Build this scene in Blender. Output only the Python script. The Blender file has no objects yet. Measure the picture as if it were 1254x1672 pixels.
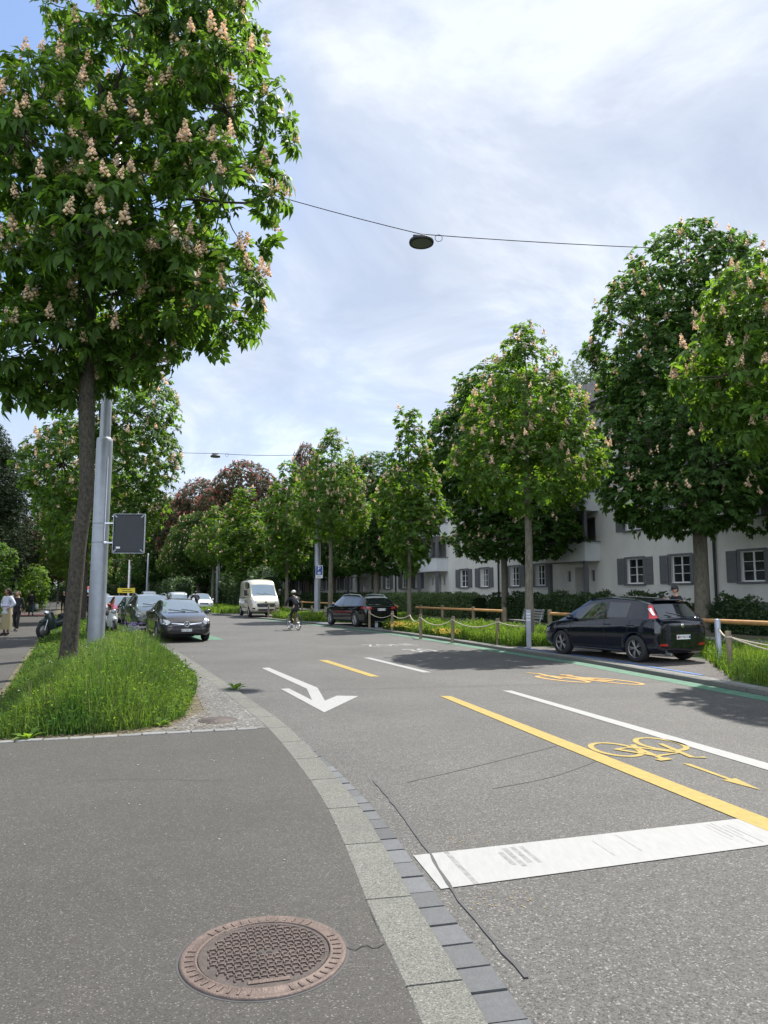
import bpy, bmesh, math, random
import numpy as np
from mathutils import Vector, Matrix
from mathutils.bvhtree import BVHTree
R = math.radians
random.seed(7); rng = np.random.default_rng(11)
SC = bpy.context.scene
COL = SC.collection

# ---------------------------------------------------------------- camera, sky, sun, exposure
cam_d = bpy.data.cameras.new("camera"); cam = bpy.data.objects.new("camera", cam_d); COL.objects.link(cam)
cam.location = (0, 0, 1.6)
cam.rotation_euler = (R(90 + 6.59), 0, 0)
cam_d.sensor_fit = 'VERTICAL'; cam_d.sensor_height = 36.0; cam_d.lens = 36.0 * 1160 / 1672
cam_d.clip_end = 3000; cam_d.clip_start = 0.05
SC.camera = cam
SUN_AZ, SUN_EL = R(28), R(57)
w = bpy.data.worlds.new("World"); SC.world = w; w.use_nodes = True
nt = w.node_tree; N = nt.nodes; Lk = nt.links; N.clear()
def nd(t, **k):
    n = N.new(t)
    for a, b in k.items(): setattr(n, a, b)
    return n
out = nd('ShaderNodeOutputWorld'); bg = nd('ShaderNodeBackground'); bg.inputs[1].default_value = 0.11
sky = nd('ShaderNodeTexSky', sky_type='NISHITA', sun_disc=False); sky.sun_elevation = SUN_EL; sky.sun_rotation = SUN_AZ
sky.altitude = 400; sky.dust_density = .5; sky.ozone_density = 3
tc = nd('ShaderNodeTexCoord'); sep = nd('ShaderNodeSeparateXYZ'); Lk.new(tc.outputs['Generated'], sep.inputs[0])
addz = nd('ShaderNodeMath', operation='ADD'); addz.inputs[1].default_value = 0.22; Lk.new(sep.outputs[2], addz.inputs[0])
mx = nd('ShaderNodeMath', operation='MAXIMUM'); mx.inputs[1].default_value = 0.06; Lk.new(addz.outputs[0], mx.inputs[0])
dx = nd('ShaderNodeMath', operation='DIVIDE'); dy = nd('ShaderNodeMath', operation='DIVIDE')
Lk.new(sep.outputs[0], dx.inputs[0]); Lk.new(mx.outputs[0], dx.inputs[1]); Lk.new(sep.outputs[1], dy.inputs[0]); Lk.new(mx.outputs[0], dy.inputs[1])
cmb = nd('ShaderNodeCombineXYZ'); Lk.new(dx.outputs[0], cmb.inputs[0]); Lk.new(dy.outputs[0], cmb.inputs[1])
def noise(scale, detail, rough, dist, off):
    mp = nd('ShaderNodeMapping'); mp.inputs['Location'].default_value = off; Lk.new(cmb.outputs[0], mp.inputs[0])
    n = nd('ShaderNodeTexNoise'); n.inputs['Scale'].default_value = scale; n.inputs['Detail'].default_value = detail
    n.inputs['Roughness'].default_value = rough; n.inputs['Distortion'].default_value = dist; Lk.new(mp.outputs[0], n.inputs[0]); return n
def ramp(src, stops):
    r = nd('ShaderNodeValToRGB'); Lk.new(src, r.inputs[0]); e = r.color_ramp.elements
    e[0].position, e[0].color = stops[0]; e[1].position, e[1].color = stops[-1]
    for p, c in stops[1:-1]:
        q = e.new(p); q.color = c
    return r
n1 = noise(.85, 6, .5, .15, (3.1, 1.7, 0)); n2 = noise(1.9, 9, .60, .45, (7.3, .4, 2))
cover = ramp(n1.outputs[0], [(.28, (.70,.70,.70,1)), (.50, (.92,.92,.92,1)), (.66, (1,1,1,1))])
tone = ramp(n2.outputs[0], [(.36, (2.65,3.0,3.65,1)), (.50, (3.2,3.52,4.08,1)), (.63, (4.3,4.55,4.9,1))])
# clear blue pocket towards the upper left of the street
dotn = nd('ShaderNodeVectorMath', operation='DOT_PRODUCT'); dotn.inputs[1].default_value = Vector((-.46, .72, .52)).normalized(); Lk.new(tc.outputs['Generated'], dotn.inputs[0])
gap = ramp(dotn.outputs['Value'], [(.92, (1,1,1,1)), (.99, (.12,.12,.12,1))])
cm = nd('ShaderNodeMath', operation='MULTIPLY'); Lk.new(cover.outputs[0], cm.inputs[0]); Lk.new(gap.outputs[0], cm.inputs[1])
mixc = nd('ShaderNodeMix', data_type='RGBA'); Lk.new(cm.outputs[0], mixc.inputs[0]); Lk.new(sky.outputs[0], mixc.inputs[6]); Lk.new(tone.outputs[0], mixc.inputs[7])
# added fill: unseen sky behind the camera brightened to lift the shaded facade
back = nd('ShaderNodeMapRange'); back.inputs['From Min'].default_value = .1; back.inputs['From Max'].default_value = -.8; back.inputs['To Min'].default_value = 1.0; back.inputs['To Max'].default_value = 2.3
Lk.new(sep.outputs[1], back.inputs['Value']); sc_ = nd('ShaderNodeVectorMath', operation='SCALE'); Lk.new(mixc.outputs[2], sc_.inputs[0]); Lk.new(back.outputs[0], sc_.inputs['Scale'])
Lk.new(sc_.outputs[0], bg.inputs[0]); Lk.new(bg.outputs[0], out.inputs[0])
sd = bpy.data.lights.new("sun", 'SUN'); sun = bpy.data.objects.new("sun", sd); COL.objects.link(sun)
sd.energy = 3.8; sd.angle = R(0.8); sd.color = (1.0, .955, .88)
sun.rotation_euler = Vector((math.sin(SUN_AZ)*math.cos(SUN_EL), math.cos(SUN_AZ)*math.cos(SUN_EL), math.sin(SUN_EL))).to_track_quat('Z', 'Y').to_euler()
sun.location = (20, 40, 60)
SC.view_settings.view_transform = 'Standard'; SC.view_settings.look = 'None'; SC.view_settings.gamma = 1
SC.view_settings.exposure = 1.05
SC.cycles.max_bounces = 8; SC.cycles.transparent_max_bounces = 8

# ---------------------------------------------------------------- helpers
def mat(name, col, rough=.6, metal=0, spec=.5, var=0, vscale=3, bump=0, bscale=40, coat=0, emit=None, island=0, trans=0, leaf=0, col2=None, streak=None, bstreak=None):
    m = bpy.data.materials.new(name); m.use_nodes = True; t = m.node_tree; b = t.nodes['Principled BSDF']
    b.inputs['Base Color'].default_value = (*col, 1); b.inputs['Roughness'].default_value = rough; b.inputs['Metallic'].default_value = metal
    b.inputs['Specular IOR Level'].default_value = spec; b.inputs['Coat Weight'].default_value = coat; b.inputs['Coat Roughness'].default_value = .03
    def n(ty): return t.nodes.new(ty)
    src = None; co = n('ShaderNodeTexCoord')
    if var or col2:
        no = n('ShaderNodeTexNoise'); no.inputs['Scale'].default_value = vscale; no.inputs['Detail'].default_value = 6; no.inputs['Roughness'].default_value = .65
        if streak:
            mp = n('ShaderNodeMapping'); mp.inputs['Scale'].default_value = streak; t.links.new(co.outputs['Object'], mp.inputs[0]); t.links.new(mp.outputs[0], no.inputs[0])
        else: t.links.new(co.outputs['Object'], no.inputs[0])
        rp = n('ShaderNodeValToRGB'); t.links.new(no.outputs[0], rp.inputs[0])
        c2 = col2 or tuple(c*(1-var) for c in col); c1 = col if col2 else tuple(min(1, c*(1+var)) for c in col)
        rp.color_ramp.elements[0].position = .35; rp.color_ramp.elements[0].color = (*c2, 1); rp.color_ramp.elements[1].position = .65; rp.color_ramp.elements[1].color = (*c1, 1)
        src = rp.outputs[0]
    if island:
        g = n('ShaderNodeNewGeometry'); hs = n('ShaderNodeHueSaturation'); mr = n('ShaderNodeMapRange')
        mr.inputs['To Min'].default_value = 1-island; mr.inputs['To Max'].default_value = 1+island
        t.links.new(g.outputs['Random Per Island'], mr.inputs['Value']); t.links.new(mr.outputs[0], hs.inputs['Value'])
        if src: t.links.new(src, hs.inputs['Color'])
        else: hs.inputs['Color'].default_value = (*col, 1)
        src = hs.outputs[0]
    if src: t.links.new(src, b.inputs['Base Color'])
    if bump:
        no = n('ShaderNodeTexNoise'); no.inputs['Scale'].default_value = bscale; no.inputs['Detail'].default_value = 5
        if bstreak:
            mp = n('ShaderNodeMapping'); mp.inputs['Scale'].default_value = bstreak; t.links.new(co.outputs['Object'], mp.inputs[0]); t.links.new(mp.outputs[0], no.inputs[0])
        else: t.links.new(co.outputs['Object'], no.inputs[0])
        bu = n('ShaderNodeBump'); bu.inputs['Strength'].default_value = bump; bu.inputs['Distance'].default_value = .02
        t.links.new(no.outputs[0], bu.inputs['Height']); t.links.new(bu.outputs[0], b.inputs['Normal'])
    if emit: b.inputs['Emission Color'].default_value = (*emit, 1); b.inputs['Emission Strength'].default_value = 1
    if trans: b.inputs['Transmission Weight'].default_value = trans
    if leaf:
        tr = n('ShaderNodeBsdfTranslucent'); ms = n('ShaderNodeMixShader'); ms.inputs[0].default_value = leaf
        hs2 = n('ShaderNodeHueSaturation'); hs2.inputs['Hue'].default_value = .482; hs2.inputs['Saturation'].default_value = 1.15; hs2.inputs['Value'].default_value = 2.5
        if src: t.links.new(src, hs2.inputs['Color'])
        else: hs2.inputs['Color'].default_value = (*col, 1)
        t.links.new(hs2.outputs[0], tr.inputs[0]); o = t.nodes['Material Output']
        t.links.new(b.outputs[0], ms.inputs[1]); t.links.new(tr.outputs[0], ms.inputs[2]); t.links.new(ms.outputs[0], o.inputs[0])
    return m

def grain_mat(name, dark, mid, light, scale, rough=.9, big=.12, bump=.5, light_at=.9, patch=None):
    m = bpy.data.materials.new(name); m.use_nodes = True; t = m.node_tree; b = t.nodes['Principled BSDF']; b.inputs['Roughness'].default_value = rough; b.inputs['Specular IOR Level'].default_value = .35
    n = t.nodes.new; k = t.links.new
    co = n('ShaderNodeTexCoord'); vo = n('ShaderNodeTexVoronoi'); vo.inputs['Scale'].default_value = scale; k(co.outputs['Object'], vo.inputs['Vector'])
    sp = n('ShaderNodeSeparateColor'); k(vo.outputs['Color'], sp.inputs[0])
    rp = n('ShaderNodeValToRGB'); k(sp.outputs[0], rp.inputs[0]); e = rp.color_ramp.elements
    e[0].position = .0; e[0].color = (*dark, 1); e[1].position = 1; e[1].color = (*light, 1)
    q = e.new(.45); q.color = (*mid, 1); q = e.new(light_at); q.color = (*[c*1.25 for c in mid], 1)
    no = n('ShaderNodeTexNoise'); no.inputs['Scale'].default_value = .42; no.inputs['Detail'].default_value = 8; no.inputs['Roughness'].default_value = .62; k(co.outputs['Object'], no.inputs[0])
    mr = n('ShaderNodeMapRange'); mr.inputs['From Min'].default_value = .3; mr.inputs['From Max'].default_value = .7; mr.inputs['To Min'].default_value = 1-big; mr.inputs['To Max'].default_value = 1+big; k(no.outputs[0], mr.inputs['Value'])
    hs = n('ShaderNodeHueSaturation'); k(rp.outputs[0], hs.inputs['Color']); k(mr.outputs[0], hs.inputs['Value'])
    n2 = n('ShaderNodeTexNoise'); n2.inputs['Scale'].default_value = 7; n2.inputs['Detail'].default_value = 8; n2.inputs['Roughness'].default_value = .7; k(co.outputs['Object'], n2.inputs[0])
    mr2 = n('ShaderNodeMapRange'); mr2.inputs['From Min'].default_value = .3; mr2.inputs['From Max'].default_value = .7; mr2.inputs['To Min'].default_value = .93; mr2.inputs['To Max'].default_value = 1.07; k(n2.outputs[0], mr2.inputs['Value'])
    hs2 = n('ShaderNodeHueSaturation'); k(hs.outputs[0], hs2.inputs['Color']); k(mr2.outputs[0], hs2.inputs['Value'])
    k(hs2.outputs[0], b.inputs['Base Color'])
    if bump:
        bu = n('ShaderNodeBump'); bu.inputs['Strength'].default_value = bump; bu.inputs['Distance'].default_value = .004; bu.invert = True
        k(vo.outputs['Distance'], bu.inputs['Height']); k(bu.outputs[0], b.inputs['Normal'])
    return m

def newobj(name, me, m=None, parent=None, kind=None, label=None, cat=None, group=None, loc=None, rz=0):
    o = bpy.data.objects.new(name, me); COL.objects.link(o)
    if me is not None and m is not None:
        for mm in (m if isinstance(m, (list, tuple)) else [m]): me.materials.append(mm)
    if parent: o.parent = parent
    if loc: o.location = loc
    if rz: o.rotation_euler = (0, 0, rz)
    tag(o, label, cat, group, kind); return o
def tag(o, label=None, cat=None, group=None, kind=None):
    if label: o['label'] = label
    if cat: o['category'] = cat
    if group: o['group'] = group
    if kind: o['kind'] = kind
    return o
def thing(name, label, cat, loc=(0,0,0), rz=0, group=None): return newobj(name, None, loc=loc, rz=rz, label=label, cat=cat, group=group)

class MB:
    """collects primitives into one mesh"""
    def __init__(s): s.v = []; s.f = []; s.sm = []
    def add(s, vs, fs, smooth=False):
        o = len(s.v); s.v += [tuple(v) for v in vs]; s.f += [[i+o for i in f] for f in fs]; s.sm += [smooth]*len(fs); return s
    def box(s, c, d, rz=0, M=None, bev=0):
        x, y, z = d[0]/2, d[1]/2, d[2]/2
        if bev:
            b = min(bev, x*.9, y*.9, z*.9); vs = []; 
            bm = bmesh.new(); bmesh.ops.create_cube(bm, size=1); bmesh.ops.scale(bm, vec=d, verts=bm.verts); bmesh.ops.bevel(bm, geom=bm.edges[:], offset=b, segments=1, affect='EDGES')
            bm.verts.index_update(); vs = [v.co.copy() for v in bm.verts]; fs = [[v.index for v in f.verts] for f in bm.faces]; bm.free()
        else:
            vs = [Vector((i*x, j*y, k*z)) for i in (-1,1) for j in (-1,1) for k in (-1,1)]
            fs = [(0,1,3,2),(4,6,7,5),(0,4,5,1),(2,3,7,6),(0,2,6,4),(1,5,7,3)]
        T = Matrix.Translation(c) @ (M if M is not None else Matrix.Rotation(rz, 4, 'Z'))
        return s.add([T @ v for v in vs], fs)
    def tube(s, pts, r, n=8, cap=True, smooth=True):
        pts = [Vector(p) for p in pts]; m = len(pts); rs = r if isinstance(r, (list, tuple)) else [r]*m
        t0 = (pts[1]-pts[0]).normalized(); a = t0.orthogonal().normalized(); vs = []; fs = []
        for i, p in enumerate(pts):
            t = (pts[min(i+1, m-1)] - pts[max(i-1, 0)]).normalized()
            a = (a - t*a.dot(t)); a = a.normalized() if a.length > 1e-6 else t.orthogonal().normalized(); b = t.cross(a)
            for k in range(n):
                q = 2*math.pi*k/n; vs.append(p + (a*math.cos(q) + b*math.sin(q))*rs[i])
        for i in range(m-1):
            for k in range(n): fs.append((i*n+k, i*n+(k+1)%n, (i+1)*n+(k+1)%n, (i+1)*n+k))
        s.add(vs, fs, smooth)
        if cap: s.add(vs[:n], [tuple(range(n))[::-1]]); s.add(vs[-n:], [tuple(range(n))])
        return s
    def lathe(s, prof, n=24, c=(0,0,0), M=None, smooth=True):
        vs = []; T = Matrix.Translation(c) @ (M or Matrix.Identity(4))
        for r, z in prof:
            for k in range(n): q = 2*math.pi*k/n; vs.append(T @ Vector((r*math.cos(q), r*math.sin(q), z)))
        fs = [(i*n+k, i*n+(k+1)%n, (i+1)*n+(k+1)%n, (i+1)*n+k) for i in range(len(prof)-1) for k in range(n)]
        return s.add(vs, fs, smooth)
    def prism(s, poly, z0, z1):
        n = len(poly); vs = [(x, y, z0) for x, y in poly] + [(x, y, z1) for x, y in poly]
        fs = [tuple(range(n))[::-1], tuple(range(n, 2*n))] + [(i, (i+1)%n, n+(i+1)%n, n+i) for i in range(n)]
        return s.add(vs, fs)
    def ell(s, c, r, n=12, m=8, M=None):
        T = Matrix.Translation(c) @ (M or Matrix.Identity(4))
        prof = [(math.sin(math.pi*i/m), -math.cos(math.pi*i/m)) for i in range(m+1)]
        vs = []
        for a, z in prof:
            for k in range(n): q = 2*math.pi*k/n; vs.append(T @ Vector((max(a,1e-4)*math.cos(q)*r[0], max(a,1e-4)*math.sin(q)*r[1], z*r[2])))
        return s.add(vs, [(i*n+k, i*n+(k+1)%n, (i+1)*n+(k+1)%n, (i+1)*n+k) for i in range(m) for k in range(n)], True)
    def mesh(s, name='mesh'):
        me = bpy.data.meshes.new(name); me.from_pydata([tuple(v) for v in s.v], [], s.f); me.polygons.foreach_set('use_smooth', s.sm); me.update(); return me
    def build(s, name, m, parent=None, **k): return newobj(name, s.mesh(name), m, parent, **k)

def sheet(name, poly, z, m, kind='structure', dens=None, **k):
    bm = bmesh.new(); vs = [bm.verts.new((x, y, z)) for x, y in poly]; f = bm.faces.new(vs)
    if f.normal.z < 0: f.normal_flip()
    bm.normal_update()
    if bm.faces[:][0].normal.z < 0: bmesh.ops.reverse_faces(bm, faces=bm.faces[:])
    bmesh.ops.triangulate(bm, faces=bm.faces[:])
    me = bpy.data.meshes.new(name); bm.to_mesh(me); bm.free(); return newobj(name, me, m, kind=kind, **k)

def npmesh(name, V, F, nper, mi=None, smooth=False):
    """V (n,3), F (m,nper) int"""
    me = bpy.data.meshes.new(name); me.vertices.add(len(V)); me.vertices.foreach_set('co', V.astype(np.float32).ravel())
    me.loops.add(F.size); me.loops.foreach_set('vertex_index', F.astype(np.int32).ravel())
    me.polygons.add(len(F)); me.polygons.foreach_set('loop_start', np.arange(0, F.size, nper, dtype=np.int32)); me.polygons.foreach_set('loop_total', np.full(len(F), nper, dtype=np.int32))
    if smooth: me.polygons.foreach_set('use_smooth', np.ones(len(F), dtype=bool))
    me.update(calc_edges=True); return me

def interp(line, y):
    for (x0, y0), (x1, y1) in zip(line, line[1:]):
        if y <= y1: break
    return x0 + (x1-x0)*(y-y0)/(y1-y0)
def smooth_line(pts, step=1.0):
    """Catmull-Rom resample"""
    P = [Vector((a, b, 0)) for a, b in pts]; P = [P[0]*2-P[1]] + P + [P[-1]*2-P[-2]]; res = []
    for i in range(1, len(P)-2):
        n = max(1, int((P[i+1]-P[i]).length/step))
        for k in range(n):
            t = k/n; a, b, c, d = P[i-1], P[i], P[i+1], P[i+2]
            res.append(.5*((2*b) + (c-a)*t + (2*a-5*b+4*c-d)*t*t + (3*b-a-3*c+d)*t**3))
    res.append(P[-2]); return [(p.x, p.y) for p in res]
def offset_line(line, d):
    """d>0 : to the right of travel direction"""
    res = []
    for i in range(len(line)):
        a = Vector(line[max(i-1, 0)]); b = Vector(line[min(i+1, len(line)-1)]); t = (b-a).normalized(); res.append((line[i][0]+t.y*d, line[i][1]-t.x*d))
    return res
def band(name, line, d0, d1, z, m, kind='structure', **k):
    a = offset_line(line, d0); b = offset_line(line, d1); n = len(a)
    mb = MB(); mb.add([(x, y, z) for x, y in a] + [(x, y, z) for x, y in b], [(i, n+i, n+i+1, i+1) for i in range(n-1)]); return mb.build(name, m, kind=kind, **k)
def sub(line, y0, y1): return [p for p in line if y0 <= p[1] <= y1]
def text_mesh(s, size, ext=0.0):
    c = bpy.data.curves.new('t', 'FONT'); c.body = s; c.size = size; c.extrude = ext; c.align_x = 'CENTER'; c.align_y = 'CENTER'; c.resolution_u = 3
    o = bpy.data.objects.new('t', c); COL.objects.link(o); dg = bpy.context.evaluated_depsgraph_get(); me = bpy.data.meshes.new_from_object(o.evaluated_get(dg)); bpy.data.objects.remove(o); bpy.data.curves.remove(c); return me
def xf_mesh(me, M): me.transform(M); return me

# ---------------------------------------------------------------- materials
M = {}
M['asphalt'] = grain_mat('road_asphalt', (.030,.029,.027), (.072,.070,.066), (.21,.20,.185), 120, rough=.68, big=.2, bump=.8, light_at=.90)
M['pave'] = grain_mat('pavement_asphalt', (.030,.028,.025), (.052,.049,.044), (.17,.16,.14), 185, rough=.75, big=.18, bump=.5, light_at=.93)
M['bay'] = grain_mat('bay_asphalt', (.05,.045,.042), (.10,.09,.085), (.3,.28,.26), 120, big=.15)
M['gravel'] = grain_mat('gravel', (.045,.045,.048), (.115,.112,.105), (.34,.32,.29), 48, big=.2, bump=1)
M['granite'] = grain_mat('granite_kerb', (.064,.065,.057), (.124,.124,.110), (.23,.23,.205), 190, big=.12, bump=.25)
M['gutter'] = mat('gutter_setts', (.086,.090,.095), .8, island=.3, var=.1, vscale=30, bump=.3, bscale=60)
M['setts'] = mat('grey_setts', (.17,.17,.165), .85, island=.15, var=.1, vscale=20, bump=.3, bscale=50)
M['mortar'] = mat('joint_mortar', (.13,.125,.11), .95, var=.3, vscale=20)
M['path'] = mat('pale_path', (.22,.205,.18), .95, var=.12, vscale=2, bump=.2)
M['soil'] = mat('soil', (.10,.085,.05), 1, var=.4, vscale=4, bump=.6, bscale=25)
M['lawn'] = mat('lawn', (.05,.085,.022), 1, var=.4, vscale=2.5, bump=.8, bscale=30)
M['white'] = mat('white_paint', (.275,.275,.27), .7, col2=(.245,.245,.24), vscale=5, streak=(5,1.2,1), bump=.12, bscale=150)
M['yellow'] = mat('yellow_paint', (.285,.205,.036), .7, var=.14, vscale=14, bump=.12, bscale=150)
M['orange'] = mat('faded_orange_paint', (.42,.245,.065), .75, var=.12, vscale=9)
M['green'] = mat('green_paint', (.062,.150,.098), .8, var=.25, vscale=5)
M['blue'] = mat('blue_paint', (.06,.14,.33), .8, var=.2, vscale=6)
M['seal'] = mat('bitumen_seal', (.042,.043,.046), .7, var=.2)
M['seal2'] = mat('faint_seal', (.069,.067,.063), .8, var=.2, vscale=10)
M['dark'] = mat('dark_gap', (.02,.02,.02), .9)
M['bark'] = mat('bark', (.080,.068,.050), .95, col2=(.024,.021,.017), vscale=24, bump=1, bscale=1, bstreak=(38,38,22), streak=(1,1,.6))
M['bark_pale'] = mat('pale_bark', (.20,.175,.135), .95, col2=(.10,.088,.068), vscale=14, bump=1, bscale=30, streak=(1,1,.35))
M['leaf'] = mat('chestnut_leaf', (.056,.110,.022), .5, island=.5, leaf=.56, spec=.22)
M['leaf_light'] = mat('young_chestnut_leaf', (.070,.132,.025), .5, island=.45, leaf=.52, spec=.22)
M['leaf_dark'] = mat('dark_chestnut_leaf', (.050,.102,.025), .55, island=.45, leaf=.48, spec=.18)
M['leaf_red'] = mat('bronze_leaf', (.058,.056,.026), .6, island=.45, leaf=.35, spec=.2)
M['needle'] = mat('dark_conifer', (.014,.028,.010), .8, island=.4, leaf=.12, spec=.15)
M['bloom'] = mat('cream_blossom', (.58,.49,.37), .85, island=.38, leaf=.35)
M['bloom_red'] = mat('red_blossom', (.42,.13,.10), .8, island=.3, leaf=.2)
M['blade'] = mat('grass_blade', (.085,.140,.030), .7, col2=(.035,.082,.020), vscale=1.3, island=.6, leaf=.42, spec=.2)
M['blade_r'] = mat('verge_blade', (.105,.165,.032), .7, col2=(.065,.125,.026), vscale=1.6, island=.5, leaf=.42, spec=.2)
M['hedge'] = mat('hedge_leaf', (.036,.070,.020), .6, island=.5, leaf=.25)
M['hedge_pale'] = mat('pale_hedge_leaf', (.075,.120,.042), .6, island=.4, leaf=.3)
M['straw'] = mat('dry_litter', (.17,.135,.085), .95, island=.3)
M['flower_y'] = mat('yellow_flower', (.80,.50,.05), .7, island=.2)
M['flower_p'] = mat('lilac_flower', (.22,.17,.45), .7, island=.3)
M['render'] = mat('white_roughcast', (.66,.645,.595), .95, var=.07, vscale=1.1, streak=(1,1,.35), bump=1, bscale=1.0, bstreak=(3,3,16))
M['parapet'] = mat('smooth_white_render', (.68,.70,.71), .9, var=.03, vscale=1.5)
M['greypaint'] = mat('grey_painted_wood', (.135,.135,.150), .6, var=.08, vscale=6)
M['shutter'] = mat('grey_shutter', (.155,.162,.170), .6, var=.06, vscale=5)
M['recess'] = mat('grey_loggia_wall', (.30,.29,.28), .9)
M['wframe'] = mat('white_window_frame', (.78,.78,.77), .5)
M['wglass'] = mat('window_glass', (.02,.024,.026), .06, spec=.8, var=.6, vscale=1.4)
M['curtain'] = mat('net_curtain', (.55,.54,.52), .9)
M['rooftile'] = mat('roof_tiles', (.085,.080,.090), .8, var=.2, vscale=5)
M['galv'] = mat('galvanised_steel', (.33,.35,.39), .42, metal=.35, var=.08, vscale=4, bump=.1, bscale=30)
M['steel'] = mat('bright_steel', (.55,.56,.58), .3, metal=.8)
M['panel'] = mat('dark_panel', (.022,.026,.032), .45, var=.1)
M['black'] = mat('black_plastic', (.018,.018,.02), .5)
M['rubber'] = mat('tyre_rubber', (.02,.02,.021), .85)
M['alloy'] = mat('alloy_wheel', (.42,.42,.43), .35, metal=.7)
M['alloy_d'] = mat('dull_alloy', (.26,.25,.24), .45, metal=.6)
M['carglass'] = mat('car_glass', (.012,.016,.018), .03, spec=1, coat=.6)
M['lampglass'] = mat('headlamp_glass', (.35,.37,.40), .12, metal=.4, coat=1)
M['redlamp'] = mat('red_lamp', (.38,.012,.018), .15, coat=1)
M['chrome'] = mat('chrome', (.75,.76,.78), .12, metal=1)
M['plate'] = mat('number_plate', (.75,.76,.75), .5)
M['ink'] = mat('black_ink', (.015,.015,.02), .6)
M['post'] = mat('weathered_post', (.22,.17,.115), .9, var=.3, vscale=9, bump=.5, bscale=40, streak=(1,1,.2))
M['rail'] = mat('orange_timber_rail', (.46,.24,.09), .75, var=.15, vscale=5)
M['rope'] = mat('hemp_rope', (.46,.40,.30), .95)
M['signblue'] = mat('sign_blue', (.015,.065,.30), .4)
M['signwhite'] = mat('sign_white', (.78,.79,.80), .4)
M['signyellow'] = mat('sign_yellow', (.80,.62,.04), .5)
M['skin'] = mat('skin', (.50,.28,.19), .55)
M['skin_d'] = mat('tanned_skin', (.30,.15,.09), .55)
M['iron_base'] = mat('dark_cast_iron', (.060,.047,.042), .7, metal=.2, var=.3, vscale=14, bump=.3, bscale=90)
M['iron'] = mat('rusty_cast_iron', (.110,.080,.068), .62, metal=.3, var=.25, vscale=12, bump=.3, bscale=90)
M['brick'] = mat('red_brick', (.25,.11,.08), .9, var=.2)
M['stonewall'] = mat('stone_pillar', (.34,.31,.26), .9, var=.15)
M['windscreen'] = mat('windscreen_glass', (.30,.37,.42), .05, metal=.75, coat=.5)
M['wire'] = mat('dark_wire', (.012,.012,.014), .9, spec=.05)
M['stem'] = mat('pale_dry_stem', (.30,.27,.15), .9, island=.3, leaf=.2)
def paint(name, c, metal=.5, rough=.28): return mat(name, c, rough, metal=metal, coat=1, spec=.25 if metal == 0 else .5)

# ---------------------------------------------------------------- ground, road, kerbs
LE = smooth_line([(1.35,-9),(1.15,-4),(.92,.4),(.55,2.86),(.34,3.73),(-.13,5.72),(-.94,8.19),(-1.67,10.08),(-2.8,12.89),(-5.16,18.62),(-7.68,24.3),(-9.64,28.68),(-14.2,38.2),(-19,48),(-27.6,66),(-43.5,102),(-60,140),(-80,190)], .4)
RE = smooth_line([(9.6,-9),(8.5,0),(7.2,7),(6.05,11.45),(5.68,13.1),(5.2,15.0),(4.75,16.83),(3.83,19.38),(2.61,23.12),(1.55,26.31),(.33,29.57),(-1.55,33.77),(-4.26,39.37),(-7.17,44.96),(-11.2,52.43),(-13.2,56),(-18.6,66),(-34.3,102),(-50.5,140),(-70.5,190)], .4)
mbg = MB(); mbg.add([(-700,-60,-.06),(700,-60,-.06),(700,1400,-.06),(-700,1400,-.06)], [(0,1,2,3)]); mbg.build('ground', M['lawn'], kind='structure')
sheet('road', LE + RE[::-1], 0, M['asphalt'])
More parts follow.
